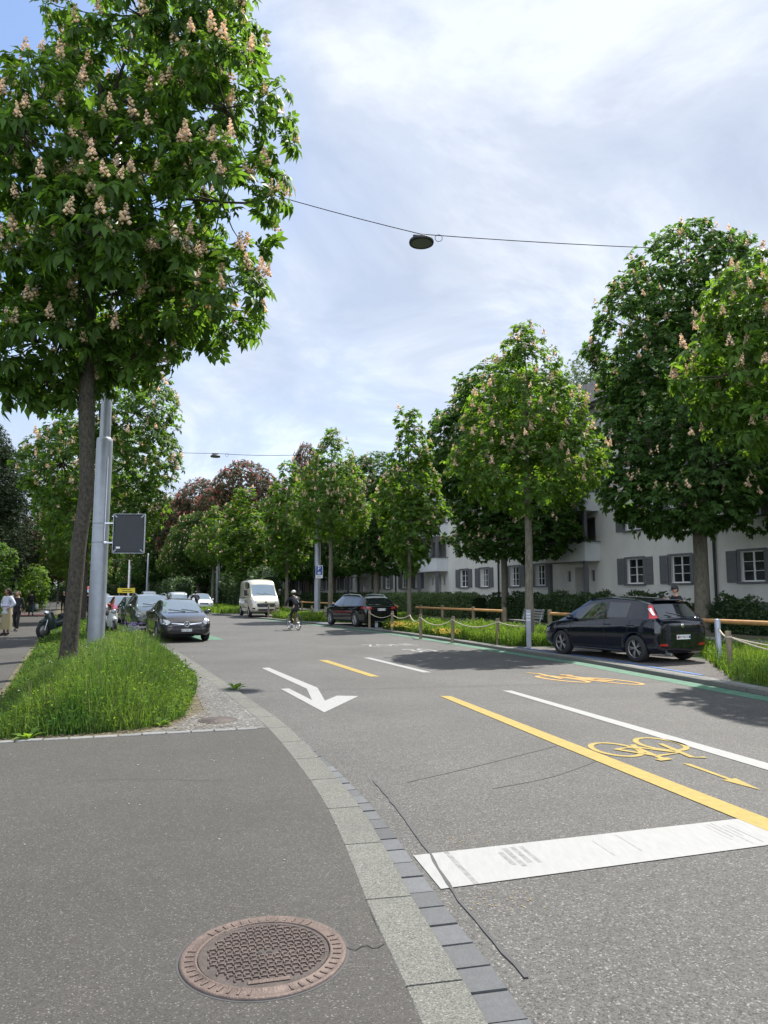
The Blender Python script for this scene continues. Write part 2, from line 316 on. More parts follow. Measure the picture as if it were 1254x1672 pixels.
# left pavement and kerb
KI = offset_line(LE, 0)
GUT = [(p, min(.17, max(0, .17*(9.2-p[1])/6))) for p in LE]
gut_in = []
for i, (p, wd) in enumerate(GUT):
    a = Vector(LE[max(i-1,0)]); b = Vector(LE[min(i+1,len(LE)-1)]); t = (b-a).normalized(); gut_in.append((p[0]-t.y*wd, p[1]+t.x*wd))
kin = offset_line(gut_in, -.245)
PZ = .03
base = MB(); n = len(kin)
base.add([(x, y, PZ-.012) for x, y in kin] + [(x, y, PZ-.012) for x, y in gut_in], [(i, n+i, n+i+1, i+1) for i in range(n-1)])
base.add([(x, y, .004) for x, y in gut_in] + [(x, y, .004) for x, y in LE], [(i, n+i, n+i+1, i+1) for i in range(n-1)])
base.build('kerb_bed', M['mortar'], kind='structure')
def stones(a, b, length, gap, z0, z1, jit=0, ztilt=0):
    """blocks between two parallel lines"""
    mb = MB(); s = 0; acc = [0]
    for i in range(1, len(a)): acc.append(acc[-1] + (Vector(a[i])-Vector(a[i-1])).length)
    def at(L, s):
        for i in range(1, len(acc)):
            if s <= acc[i]:
                t = (s-acc[i-1])/(acc[i]-acc[i-1]); return (L[i-1][0]+(L[i][0]-L[i-1][0])*t, L[i-1][1]+(L[i][1]-L[i-1][1])*t)
        return L[-1]
    while s < acc[-1]-length:
        l = length*random.uniform(.93, 1.07); s0 = s+gap/2; s1 = s+l-gap/2; dz = random.uniform(-jit, jit)
        k = max(1, int(l/.35)); top = []
        A = [at(a, s0+(s1-s0)*j/k) for j in range(k+1)]; B = [at(b, s0+(s1-s0)*j/k) for j in range(k+1)]
        if (Vector(A[0])-Vector(B[0])).length > .02:
            def inn(p, q, e): d = (Vector(q)-Vector(p)).normalized()*e; return (p[0]+d.x, p[1]+d.y)
            e = .006
            ring_low = [(*p, z0) for p in A] + [(*p, z0) for p in B[::-1]]
            ring_mid = [(*p, z1+dz-.006) for p in A] + [(*p, z1+dz-.006) for p in B[::-1]]
            ta = [inn(p, q, e) for p, q in zip(A, B)]; tb = [inn(q, p, e) for p, q in zip(A, B)]
            ring_top = [(*p, z1+dz) for p in ta] + [(*p, z1+dz-ztilt) for p in tb[::-1]]
            m = len(ring_low); fs = [(i, i+m, (i+1)%m+m, (i+1)%m) for i in range(m)] + [(i+m, i+2*m, (i+1)%m+2*m, (i+1)%m+m) for i in range(m)]
            fs += [(2*m+j, 2*m+j+1, 2*m+m-2-j, 2*m+m-1-j)[::-1] for j in range(k)]
            mb.add(ring_low+ring_mid+ring_top, fs)
        s += l
    return mb
i0 = [i for i, p in enumerate(LE) if p[1] < 150]
stones([kin[i] for i in i0], [gut_in[i] for i in i0], .82, .012, -.03, PZ+.004).build('kerb', M['granite'], kind='structure')
i1 = [i for i, p in enumerate(LE) if p[1] < 9.3]
stones([gut_in[i] for i in i1], [LE[i] for i in i1], .205, .016, -.03, .014, jit=.003).build('gutter_setts', M['gutter'], kind='structure')
# bed between pavement and kerb
def bedx(y): return -4.44 - .44*(y-7.7)
c0 = (-4.44, 7.70)
row_end = (interp(kin, 8.62), 8.62)
pav_poly = [(x, y) for x, y in kin if y < 8.62] + [row_end, c0] + [(bedx(y), y) for y in (12, 20, 30, 50, 80, 140, 190)] + [(bedx(190)-5.6, 190), (bedx(7)-3.6, 7), (-12, -9)]
sheet('pavement', pav_poly, PZ, M['pave'])
bed_poly = [c0, row_end] + [(x, y) for x, y in kin if 8.62 < y < 190] + [(bedx(y), y) for y in (190, 140, 80, 50, 30, 20, 12)]
sheet('verge_soil', bed_poly, PZ-.004, M['soil'])
gr = [row_end] + [(x, y) for x, y in kin if 8.62 < y < 25] + [(-7.9, 23.5), (-5.2, 17.5), (-3.55,13.5), (-3.0,11.6), (-2.45,9.9), (-2.55, 8.62), (-2.9, 8.2)]
sheet('gravel_patch', gr, PZ+.003, M['gravel'])
srow = [(c0[0]+(row_end[0]-c0[0])*t/30, c0[1]+(row_end[1]-c0[1])*t/30) for t in range(31)]
stones(offset_line(srow, -.05), offset_line(srow, .05), .26, .02, 0, PZ+.012, jit=.003).build('edging_setts', M['setts'], kind='structure')
sheet('garden_ground', [(bedx(y)-3.5-(y-7)*.011, y) for y in (-9, 7, 20, 50, 100, 190)] + [(-300, 190), (-300, -9)], PZ+.006, M['lawn'])
sheet('red_paving', [(bedx(52)-3.6, 52), (bedx(52), 52), (bedx(56), 56), (bedx(56)-3.6, 56)], PZ+.004, mat('red_surface', (.25,.09,.085), .9, var=.2))

# right side
RZ = .08
stones(offset_line(sub(RE, 4, 140), .0), offset_line(sub(RE, 4, 140), .13), .95, .012, -.02, RZ).build('kerb_right', M['granite'], kind='structure')
stones(offset_line(sub(RE, 4, 120), .135), offset_line(sub(RE, 4, 120), .36), .17, .015, -.02, RZ, jit=.003).build('kerb_setts_right', M['setts'], kind='structure')
far_R = [(60, 140), (60, -9)]
sheet('verge_right', offset_line(sub(RE, -9, 150), .10) + [(60, 150), (60, -9)], RZ-.012, M['lawn'])
def bay(y0, y1, dep, nm='parking_bay'):
    l = sub(RE, y0, y1); a = offset_line(l, .355); b = offset_line(l, dep); b = b[3:-3]
    return sheet(nm, a + b[::-1], RZ-.004, M['bay'])
bay(12.6, 21.0, 2.75); bay(31.2, 40.2, 2.8); bay(45.4, 56.5, 2.9)
def paint_band(nm, y0, y1, d0, d1, z, m): return band(nm, sub(RE, y0, y1), d0, d1, z, m)
paint_band('blue_line', 13.3, 20.6, .40, .52, RZ+.004, M['blue'])
paint_band('blue_line', 32.0, 39.5, .40, .52, RZ+.004, M['blue'])
paint_band('green_lane_strip', 4, 46, -.44, -.035, .004, M['green'])
sheet('green_lane_patch', [(-5.6,25.35),(-6.6,25.1),(-8.7,30.0),(-6.7,27.9)], .004, M['green'])
M['kerbshadow'] = M['seal']
paint_band('kerb_joint_shade', 4, 90, -.048, -.002, .0045, M['dark'])  # asphalt joint, widened and blackened to paint in the kerb face's shade
CP = .393  # street-building line: X = C - .393 Y
def cl(C, y): return (C-CP*y, y)
sheet('footpath', [cl(19.2,4), cl(19.2,60), cl(19.2,110), cl(21.8,110), cl(21.8,60), cl(21.8,4)], RZ-.003, M['path'])
sheet('soil_under_hedge', [cl(22.6,4), cl(22.6,130), cl(28.4,130), cl(28.4,4)], RZ-.006, M['soil'])

# ---------------------------------------------------------------- road markings
def mark(nm, poly, m, z=.005): return sheet(nm, poly, z, m)
mark('yellow_line', [(.88,11.45),(1.05,11.45),(1.99,8.05),(2.755,5.28),(4.45,-1.2),(4.22,-1.2),(2.60,5.03),(1.86,7.75)], M['yellow'], .006)
mark('yellow_line', [(-1.6,17.6),(-1.38,17.6),(-.08,14.1),(-.27,14.1)], M['yellow'])
mark('white_line', [(1.97,12.09),(2.12,12.09),(3.65,6.97),(5.6,.4),(5.43,.4),(3.49,6.75)], M['white'])
mark('white_line', [(-.53,18.27),(-.35,18.27),(.98,14.85),(.80,14.85)], M['white'])
# worn give-way bar: scratches are bare strips between painted pieces
sheet('worn_paint', [(.18,4.58),(2.70,5.35),(2.80,4.87),(.31,4.08)], .0045, mat('worn_paint', (.19,.19,.185), .8, var=.3, vscale=30))
bar = MB(); A0 = Vector((.18,4.58)); A1 = Vector((2.70,5.35)); B0 = Vector((.31,4.08)); B1 = Vector((2.80,4.87))
gaps = [(.075,.087)] + [(.195+.021*i+random.uniform(0,.008), .207+.021*i+random.uniform(0,.004)) for i in range(4)] + [(.455,.458),(.535,.539)] + [(.80+.016*i, .80+.016*i+random.uniform(.002,.006)) for i in range(5)]
t = 0; cuts = []
for a, b in gaps: cuts.append((t, a)); t = b
cuts.append((t, 1))
for k, (a, b) in enumerate(cuts):
    n = 14 if (b-a) > .03 else 2
    for i in range(n):
        u0 = a+(b-a)*i/n; u1 = a+(b-a)*(i+1)/n
        j = lambda: random.uniform(-.004,.004)
        sk = 0
        P = [A0.lerp(A1,u0), A0.lerp(A1,u1), B0.lerp(B1,min(1,u1+sk)), B0.lerp(B1,min(1,u0+sk))]
        bar.add([(p.x, p.y, .005) for p in P], [(0,3,2,1)])
# shallow patches bridging the scratches so that they stay short
for a, b in gaps[1:]:
    q0, q1 = random.uniform(.05,.25), random.uniform(.6,.9)
    for (v0, v1) in ((0, q0), (q1, 1)):
        P = [A0.lerp(A1,a).lerp(B0.lerp(B1,a), v0), A0.lerp(A1,b).lerp(B0.lerp(B1,b), v0), A0.lerp(A1,b).lerp(B0.lerp(B1,b), v1), A0.lerp(A1,a).lerp(B0.lerp(B1,a), v1)]
        bar.add([(p.x, p.y, .005) for p in P], [(0,3,2,1)])
bar.build('white_stop_bar', M['white'], kind='structure')
mark('white_arrow', [(-2.66, 15.73), (-2.52, 15.82), (-1.14, 12.45), (-0.89, 10.96), (-0.74, 11.5), (-0.4, 11.45), (-0.81, 9.89), (-1.75, 12.3), (-1.62, 12.36), (-1.09, 11.02), (-1.31, 12.32)], M['white'])
def strip(mb, pts, wd, z, cut=True):
    P = [Vector((a, b, 0)) for a, b in pts]; n = len(P); vs = []
    for i, p in enumerate(P):
        t = (P[min(i+1,n-1)]-P[max(i-1,0)]).normalized(); nn = Vector((-t.y, t.x, 0)); 
        k = wd[i] if isinstance(wd, (list, tuple)) else wd
        vs += [p+nn*k/2+Vector((0,0,z)), p-nn*k/2+Vector((0,0,z))]
    mb.add(vs, [(2*i, 2*i+1, 2*i+3, 2*i+2) for i in range(n-1)]); return mb
def bike_symbol(name, ax, up, o, m, wd=.05, sx=1, sy=1):
    """ax: unit right dir; up: unit reading-up dir"""
    mb = MB(); ax = Vector(ax)*sx; up = Vector(up)*sy; o = Vector(o)
    def L(pts, w_=wd): 
        mbz = .005 + .0006*L.k; L.k += 1
        strip(mb, [tuple(o+ax*a+up*b) for a, b in pts], w_, mbz)
    L.k = 0
    circ = lambda cx, cy, r: [(cx+r*math.cos(2*math.pi*i/28), cy+r*math.sin(2*math.pi*i/28)) for i in range(29)]
    L(circ(-.31,0,.22)); L(circ(.31,0,.22))
    L([(.31,0),(.05,.0),(.14,.36)]); L([(.05,0),(-.20,.28),(.11,.28)]); L([(.31,0),(.11,.28)]); L([(-.31,0),(-.17,.42),(-.29,.46)]); L([(.07,.38),(.23,.38)], wd*1.3); L([(-.0,-.06),(.1,.06)])
    return mb.build(name, m, kind='structure')
# bicycle near: read by oncoming riders
bike_symbol('bicycle_marking', (-.88,-.42), (.32,-.95), (2.68,7.72), M['yellow'], .062, 1.04, 1.45)
ar = [(2.83,6.98),(2.90,6.95),(3.02,6.40),(3.07,6.43),(3.09,6.05),(2.92,6.37),(2.98,6.38)]
mark('arrow_marking', ar[::-1], M['yellow'])
bike_symbol('bicycle_marking', (.80,-.30), (-.42,.90), (3.80,13.55), M['orange'], .09, 1.75, 2.5)
for s, c, sz in (('ZONE', (.20,22.7), .62), ('30', (1.05,20.5), .85)):
    me = text_mesh(s, 1.0); ang = math.atan2(.40, .91)
    xf_mesh(me, Matrix.Translation((c[0], c[1], .005)) @ Matrix.Rotation(R(21), 4, 'Z') @ Matrix.Diagonal((sz, sz*2.0, 1, 1)))
    newobj('road_lettering', me, M['white'], kind='structure')
sl = MB()
cr = smooth_line([(-.09,6.35),(.02,5.9),(.17,5.2),(.285,4.6),(.37,4.05),(.48,3.6),(.60,3.18)], .1)
strip(sl, [(x+random.uniform(-.006,.006), y) for x, y in cr], [random.uniform(.012,.026) for _ in cr], .0065)
sl.build('crack_seal', M['seal'], kind='structure'); sl = MB()
strip(sl, smooth_line([(-1.2,5.75),(.2,6.3),(.95,6.95),(1.97,7.9)][1:], .2), .014, .0035)
strip(sl, smooth_line([(.9,6.1),(1.5,6.5),(2.3,7.35)], .2), .012, .0035)
sl.build('crack_seal', M['seal2'], kind='structure')
pc = MB(); strip(pc, [(-.17+.3*i/12-.03, 3.36+.02*math.sin(i*1.7)+.004*i) for i in range(9)], .006, PZ+.003); strip(pc, [(-2.6+.25*i, 6.2+.05*math.sin(i)+.02*i) for i in range(6)], .004, PZ+.003); pc.build('pavement_crack', M['dark'], kind='structure')
# worn yellow flecks near the bar
fl = MB()
for _ in range(70):
    a, b = random.gauss(.62,.12), random.gauss(3.93,.07)
    if random.random() < .35: a, b = random.gauss(.5,.15), random.gauss(4.86,.05)
    r = random.uniform(.002,.006); fl.add([(a-r,b-r*.6,.0045),(a+r,b-r*.5,.0045),(a+r*.7,b+r,.0045),(a-r*.6,b+r*.8,.0045)], [(0,1,2,3)])
fl.build('worn_paint_flecks', M['yellow'], kind='structure')

# ---------------------------------------------------------------- manhole cover
def manhole():
    t = thing('manhole_cover', 'round rusty cast iron manhole cover with raised chequer grid set in the foreground pavement', 'manhole cover', (-.525, 3.32, PZ), R(14))
    su = MB(); su.lathe([(.374,.0012),(.36,.0014)], 60); su.build('asphalt_surround', M['seal'], t)
    fr = MB(); fr.lathe([(.362,-.02),(.362,.006),(.352,.010),(.340,.007),(.300,.007),(.296,.011),(.288,.011),(.286,-.01)], 72)
    for k in range(48):
        q = 2*math.pi*k/48
        if k % 16 in (3,4,5): continue
        fr.box((.320*math.cos(q), .320*math.sin(q), .008), (.036,.010,.006), q)
    fr.build('frame', M['iron'], t)
    ld = MB(); ld.lathe([(.0001,.004),(.262,.004),(.266,.0075),(.282,.0075),(.282,-.01)], 64, smooth=False); ldo = ld.build('lid', M['iron_base'], t)
    lid = MB()
    st = .034; 
    for i in range(-8, 9):
        for j in range(-8, 9):
            x, y = i*st, j*st
            if math.hypot(x, y) > .252: continue
            if abs(x) < .045 and abs(y) < .02: continue
            if y < -.21 and abs(x) < .11: continue
            lid.box((x+.008*(j%2), y, .0075), (.0075,.020,.008), R(8), bev=.002)
            lid.box((x+.017, y+.012, .0065), (.026,.0055,.006), 0)
    lid.build('chequer_grid', M['iron'], ldo)
    h = MB(); h.ell((-.022,0,.006), (.013,.011,.002)); h.ell((.022,0,.006), (.013,.011,.002)); h.build('lifting_hole', M['dark'], t)
    pl = MB(); pl.box((0,-.232,.0068), (.17,.026,.003)); pl.build('maker_plate', M['iron'], t)
manhole()
vc = MB(); vc.lathe([(.0001,.016),(.20,.016),(.205,.010),(.215,.012),(.235,.012),(.24,.0)], 32); vc.build('dark_disc', M['iron_base'], label='small round dark disc set in the gravel near the kerb', cat='cover', loc=(-2.08,9.12,PZ))  # low dark disc marking a dark oval in the gravel

# ---------------------------------------------------------------- foliage
def leaf_cloud(tips, dirs, per, nlf, L0, hi, droop=.35, seed=0, spread=1.0):
    """whorls of palmate leaves at twig tips"""
    r = np.random.default_rng(seed); T = len(tips); n = T*per
    p = np.repeat(tips, per, 0); d = np.repeat(dirs, per, 0)
    ref = r.normal(size=(n,3)); a = np.cross(d, ref); a /= np.linalg.norm(a, axis=1, keepdims=True)+1e-9
    f = a*spread + d*r.uniform(.0,.9,(n,1)); f[:,2] -= r.uniform(.05,.5,n); f /= np.linalg.norm(f, axis=1, keepdims=True)
    L = L0*r.uniform(.6,1.25,n)
    p = p + f*(L*r.uniform(.35,.8,n))[:,None]
    up = np.tile([0,0,1.0], (n,1)) + d*.55 + r.normal(scale=.33, size=(n,3)); up -= f*np.sum(up*f,1,keepdims=True); up /= np.linalg.norm(up, axis=1, keepdims=True)
    s = np.cross(up, f)
    ang = np.linspace(-1.75,1.75,nlf) if nlf > 5 else np.linspace(-1.35,1.35,nlf)
    rel = 1-.42*np.abs(ang/1.75)
    VS = []
    for j in range(nlf):
        q = ang[j]+r.normal(scale=.08,size=n); l = (L*rel[j])[:,None]
        dr = droop*r.uniform(.5,1.7,(n,1))
        dd = f*np.cos(q)[:,None] + s*np.sin(q)[:,None] - up*dr*.6; dd /= np.linalg.norm(dd,axis=1,keepdims=True)
        ww = np.cross(up, dd); ww /= np.linalg.norm(ww,axis=1,keepdims=True)
        B = p; T_ = p + dd*l - up*l*dr*.55
        Mx = p + dd*l*.62 - up*l*.02
        wv = ww*l*.215; ed = up*l*.05
        if hi:
            B2 = p + dd*l*.15
            VS.append(np.stack([B2, Mx-ed, Mx+wv+ed*.3, Mx-wv+ed*.3, T_],1))
        else: VS.append(np.stack([B, Mx+wv*1.08, T_, Mx-wv*1.08],1))
    V = np.stack(VS,1)  # n,nlf,k,3
    k = V.shape[2]; m = n*nlf; V = V.reshape(-1,3); o = (np.arange(m)*k)[:,None]
    if hi: F = np.concatenate([o+np.array([[0,1,2]]), o+np.array([[0,3,1]]), o+np.array([[1,4,2]]), o+np.array([[3,4,1]])],0)
    else: F = np.concatenate([o+np.array([[0,1,2]]), o+np.array([[0,2,3]])],0)
    return V, F
OCT_V = np.array([[1,0,0],[-1,0,0],[0,1,0],[0,-1,0],[0,0,1],[0,0,-1]], float); OCT_F = np.array([[0,2,4],[2,1,4],[1,3,4],[3,0,4],[2,0,5],[1,2,5],[3,1,5],[0,3,5]])
def blossoms(pts, h, blobs, seed=0):
    r = np.random.default_rng(seed); C = []; S = []
    for p in pts:
        hh = h*r.uniform(.75,1.25); tilt = r.normal(scale=.12,size=2)
        for b in range(blobs):
            t = (b+.5)/blobs; q = b*2.4; rad = hh*(.25*(1-t*.85)+r.normal(scale=.025))
            hz = hh*(t+r.normal(scale=.02)); C.append([p[0]+rad*math.cos(q)+tilt[0]*t*hh, p[1]+rad*math.sin(q)+tilt[1]*t*hh, p[2]+hz]); S.append(hh*(.17-.09*t)*r.uniform(.6,1.35)*(14/blobs)**.5)
    C = np.array(C); S = np.array(S); n = len(C)
    V = (OCT_V[None]*S[:,None,None] + C[:,None]).reshape(-1,3); F = (OCT_F[None] + (np.arange(n)*6)[:,None,None]).reshape(-1,3); return V, F
def sample_lobes(lobes, n, seed, inner=.25, zmin=None):
    r = np.random.default_rng(seed); vol = np.array([(l[3]*l[4]*l[5])**.67 for l in lobes]); idx = r.choice(len(lobes), n*2, p=vol/vol.sum())
    Lb = np.array(lobes)[idx]; u = r.normal(size=(n*2,3)); u /= np.linalg.norm(u,axis=1,keepdims=True)
    rad = np.where(r.random(n*2) < inner, r.uniform(.3,.8,n*2), r.uniform(.8,1.06,n*2))[:,None]
    P = Lb[:,:3] + u*Lb[:,3:6]*rad
    keep = np.ones(n*2, bool)
    for l in lobes:  # drop points buried deep in another lobe
        q = np.linalg.norm((P-np.array(l[:3]))/np.array(l[3:6]), axis=1); keep &= ~((q < .62) & (r.random(n*2) < .75))
    if zmin is not None: keep &= P[:,2] > zmin
    P = P[keep][:n]; u = u[keep][:n]; return P, u
def make_tree(name, label, lobes, trunk, tr_r, tips, per, nlf, L0, hi, leafm, bark, bloom=.0, bloomm=None, bloom_h=.2, blobs=6, seed=1, loc=(0,0,0), rz=0, group=None, limbs=None, droop=.35, inner=.25, zmin=None, cat='tree', twigs=60, extra=None):
    t = thing(name, label, cat, loc, rz, group)
    P, u = sample_lobes(lobes, tips, seed, inner, zmin)
    if extra is not None: P = np.concatenate([P, extra[0]]); u = np.concatenate([u, extra[1]])
    d = u.copy(); d[:,2] = d[:,2]*.6+.55; d /= np.linalg.norm(d,axis=1,keepdims=True)
    V, F = leaf_cloud(P, d, per, nlf, L0, hi, droop, seed)
    cr = newobj('crown', npmesh('crown', V, F, 3), leafm, t)
    if bloom:
        r = np.random.default_rng(seed+5); sel = (r.random(len(P)) < bloom) & (u[:,2] > -.55)
        # each blossom stands just outside the leaves, clustered on the outside of the crown
        B = P[sel] + u[sel]*np.array([.12,.12,.05]) + np.array([0,0,L0*.25]); Vb, Fb = blossoms(B, bloom_h, blobs, seed)
        newobj('blossom', npmesh('blossom', Vb, Fb, 3), bloomm, t, kind='stuff')
    mb = MB(); rnd = random.Random(seed)
    mb.tube(trunk, tr_r, 12)
    top = Vector(trunk[-1]); 
    cents = limbs if limbs is not None else [l[:3] for l in lobes]
    for c in cents:
        c = Vector(c); k = rnd.uniform(.35,.95); j = min(len(trunk)-2, max(0, int(k*(len(trunk)-1)))); 
        s0 = Vector(trunk[-2]).lerp(top, rnd.random()) if c.z > top.z-1 else Vector(trunk[-2])
        mid = s0.lerp(c, .5) + Vector((rnd.uniform(-.2,.2), rnd.uniform(-.2,.2), -.15*(c-s0).length*.5)); r0 = tr_r[-2]*.62
        mb.tube([s0, s0.lerp(mid,.5), mid, mid.lerp(c,.6), c], [r0, r0*.8, r0*.62, r0*.45, r0*.25], 7)
    for q in rnd.sample(range(len(P)), min(twigs, len(P))):
        p = Vector(P[q]); c = Vector(min(cents, key=lambda c: (Vector(c)-p).length)); m_ = c.lerp(p,.5)+Vector((0,0,-.1)); mb.tube([c, m_, p], [tr_r[-2]*.22, tr_r[-2]*.13, .008], 5)
    mb.build('trunk', bark, t)
    return t
def copy_tree(root, name, label, loc, rz, sc, cat=None, group=None):
    r = root.copy(); COL.objects.link(r); r.location = loc; r.rotation_euler = (0,0,rz); r.scale = (sc[0], sc[0], sc[1]) if isinstance(sc, tuple) else (sc,)*3
    r['label'] = label
    if group: r['group'] = group
    for ch in list(root.children):
        c = ch.copy(); COL.objects.link(c); c.parent = r
        for g in list(ch.children):
            d = g.copy(); COL.objects.link(d); d.parent = c
    return r

# near left chestnut: trunk stands in the grass bed, forks under the crown
T1 = (-6.27, 14.38)
tr1 = [(-.03,0,-.1),(-.01,0,.5),(.04,0,1.5),(.08,.02,2.6),(.18,.02,3.6),(.15,0,4.6),(.10,0,5.5),(.08,0,6.3),(.05,0,8),(.15,-.2,10.5),(.2,-.3,12.5)]
lob1 = [(.9,0,14.3,2.2,2.0,1.8),(2.3,-.4,13.7,1.25,1.5,.95),(3.0,-.8,11.5,1.4,1.5,.8),(3.0,-.9,9.4,1.4,1.5,.75),(2.6,-.6,7.5,1.35,1.5,.8),(1.0,0,12.1,1.9,1.8,1.5),(1.0,0,9.8,2,2,1.5),(.6,0,7.9,1.9,1.9,1.2),(-1.0,0,6.8,1.8,1.7,.9),(-2.3,-.2,8.1,1.7,1.7,1.0),(-2.7,0,10.1,1.7,1.7,1.2),(-3.0,-.2,12.1,1.3,1.5,.85),(-.7,-1.6,10.4,1.6,1.3,1.4),(.2,1.9,8.8,2.0,1.5,1.8)]
lob1 += [
        (.9,-1.5,8.4,1.5,1.2,1.1),(-.9,.3,6.05,1.1,1.1,.5),(.9,.1,6.5,1.0,1.1,.5)]
make_tree('chestnut_tree', 'tall near chestnut with dark trunk and pale blossoms beside the thick grey pole', lob1, tr1,
    [.22,.17,.152,.146,.142,.15,.165,.13,.11,.09,.05], 1300, 6, 6, .29, True, M['leaf'], M['bark'], .62, M['bloom'], .30, 30, seed=3, loc=(*T1, PZ), twigs=260, inner=.35, droop=.6,
    limbs=[l[:3] for l in lob1], group=None)
for o_ in bpy.data.objects:
    if o_.name.startswith(('crown','blossom')): o_.scale = (.99, 1.02, 1.0); o_.location = (.08, 0, 0)
# right foreground chestnut whose trunk is beyond the frame
lobr = [(0,0,6.7,2.3,2.3,2.1),(-1.5,.2,6.3,1.4,1.5,1.1),(-1.2,-.3,7.5,1.3,1.5,1.0),(.4,-.3,8.7,1.4,1.5,1.0),(-.5,-.6,5.2,1.7,1.5,.9),(1.5,0,7,1.5,1.8,1.7),(-1.4,.6,5.1,.9,.9,.5)]
make_tree('chestnut_tree', 'bright chestnut at the right edge whose blossoming boughs hang in from outside the frame', lobr, [(0,0,-.1),(0,0,2),(.05,0,4),(0,0,6),(0,0,8)], [.2,.17,.15,.1,.05], 900, 6, 6, .22, True, M['leaf_light'], M['bark_pale'], .32, M['bloom'], .25, 30, seed=8, loc=(9.25,14.4,RZ), twigs=140, droop=.55)
# slender street chestnuts
ylob = [(0,0,5.4,2.1,2.1,1.3),(0,0,6.9,1.85,1.85,1.4),(.1,0,8.3,1.15,1.15,1.2),(-.5,.3,6.2,1.7,1.6,1.2),(.9,-.3,5.6,1.5,1.5,1.1),(0,0,9.25,.55,.55,.75),(-1.2,-.2,5.6,1.2,1.3,1.0),(.9,.4,7.4,1.1,1.1,1.0)]
GST = 'slender chestnuts planted in the right verge'
ytr = [(0,0,-.1),(0,0,1.5),(.03,0,3),(.02,0,4.3),(0,0,6),(0,0,8.2)]
ty = make_tree('street_chestnut', 'slender pale trunked chestnut standing between the dark hatchback and the bench', ylob, ytr, [.15,.12,.11,.10,.07,.03], 820, 6, 5, .205, True, M['leaf_light'], M['bark_pale'], .30, M['bloom'], .22, 14, seed=21, loc=(4.38,21.6,RZ), twigs=90, group=GST, inner=.3)
ylob2 = [(0,0,5.2,1.5,1.5,1.2),(0,0,6.8,1.45,1.45,1.3),(.1,0,8.4,1.0,1.0,1.3),(-.6,.3,6.0,1.2,1.2,1.0),(.7,-.3,5.6,1.2,1.2,1.1),(0,0,9.9,.62,.62,.9),(.1,0,3.4,.8,.8,.9),(0,0,4.2,1.3,1.3,.9)]
ty2 = make_tree('street_chestnut', 'narrow young chestnut with a pointed top rising behind the wooden rail fence', ylob2, [(0,0,-.1),(0,0,1.5),(.03,0,3),(.02,0,4.3),(0,0,6),(0,0,9)], [.13,.10,.09,.08,.06,.02], 620, 6, 5, .21, False, M['leaf_light'], M['bark_pale'], .16, M['bloom'], .22, 5, seed=33, loc=(1.22,34.6,RZ), twigs=60, group=GST, inner=.3)
for (x, y, rz, s, src, lab) in [
    (-3.3,43.9,1.0,(1.12,1.19),ty,'street chestnut between the parking sign pole and the black estate car'),
    (-8.3,61,2.2,(1.45,1.22),ty2,'young chestnut directly above the cyclist in the right verge'),
    (-14.9,75,3.4,(1.7,1.2),ty2,'light green chestnut rising behind the beige camper van'),
    (-19.8,82.5,.7,(1.35,1.18),ty,'light green chestnut seen just left of the camper van'),
    (-31.2,106,4.4,(1.2,1.08),ty,'small bright chestnut above the oncoming white car'),
    (-42,128,1.3,(1.5,1.05),ty,'pale green chestnut at the far bend to the right of the dark back panel'),
    (-52,146,2.9,(1.7,1.0),ty2,'pale green chestnut farthest along the right verge beneath the dark back panel')]:
    copy_tree(src, src.name, lab, (x,y,RZ), rz, s, group=GST)
# second tree of the left row, behind the pole
l2 = [(0,0,6.3,2.7,2.6,1.9),(.3,0,9.0,2.4,2.4,2.0),(1.3,0,8.6,1.7,1.7,1.6),(1.5,-.2,7.0,1.7,1.7,1.5),(-1.4,0,6.6,1.7,1.7,1.6),(0,0,4.6,2.2,2.2,1.1),(0,0,10.8,1.5,1.5,1.1),(1.3,0,5.0,1.4,1.4,1.0)]
tl2 = make_tree('chestnut_tree', 'second chestnut of the left row, sunlit rim, behind the thick grey pole', l2, [(0,0,-.1),(0,0,1.5),(0,0,3),(0,0,4.4),(0,0,6),(0,0,8.5)], [.2,.17,.15,.14,.1,.04], 1150, 6, 5, .215, True, M['leaf'], M['bark'], .26, M['bloom'], .25, 9, seed=41, loc=(-11.05,27.2,PZ), twigs=120, group='chestnuts in the left verge')
for x, y, rz, s, lab in [(-17.2,41,1,(1.0,1.0),'third chestnut of the left row, over the parked red car'),(-24.0,56,2.5,(1.05,.95),'fourth chestnut of the left row, over the far parked cars'),(-33,75,4,(1.1,.95),'fifth chestnut of the left row near the yellow sign'),(-43,97,5.1,(1.2,1.0),'sixth chestnut of the left row at the far end of the parked cars')]:
    copy_tree(tl2, 'chestnut_tree', lab, (x,y,PZ), rz, s, group='chestnuts in the left verge')
# big old chestnuts in front of the flats
gl = [(0,0,9,3.6,3.6,3.6),(-1.6,0,11.5,2.6,2.6,2.6),(1.4,.3,12,2.6,2.6,2.4),(0,0,14.0,2.4,2.4,2.0),(-1.9,-.3,7.2,2.3,2.4,2.1),(1.9,-.4,7.4,2.4,2.4,2.3),(0,-1.4,6.0,2.6,2.4,1.6),(.2,1.2,10,3,3,3),(1.6,0,14.3,1.4,1.5,1.4),(-.8,-.6,4.9,2.9,2.8,1.2),(1.8,-.4,5.0,2.4,2.4,1.2),(-2.6,-.3,5.4,1.5,1.6,1.1)]
gtr = [(0,0,-.1),(0,0,1.2),(.02,0,2.6),(.03,0,4.0),(.1,0,6),(.1,0,9),(0,0,12)]
GB = 'old chestnuts in front of the flats'
tg = make_tree('chestnut_tree', 'broad dark chestnut studded with pale candles growing beside the man in the cap', gl, gtr, [.36,.30,.27,.27,.2,.13,.06], 3300, 6, 5, .235, False, M['leaf_dark'], M['bark_pale'], .20, M['bloom'], .25, 6, seed=55, loc=(12.9,29,RZ), twigs=160, group=GB, zmin=3.35)
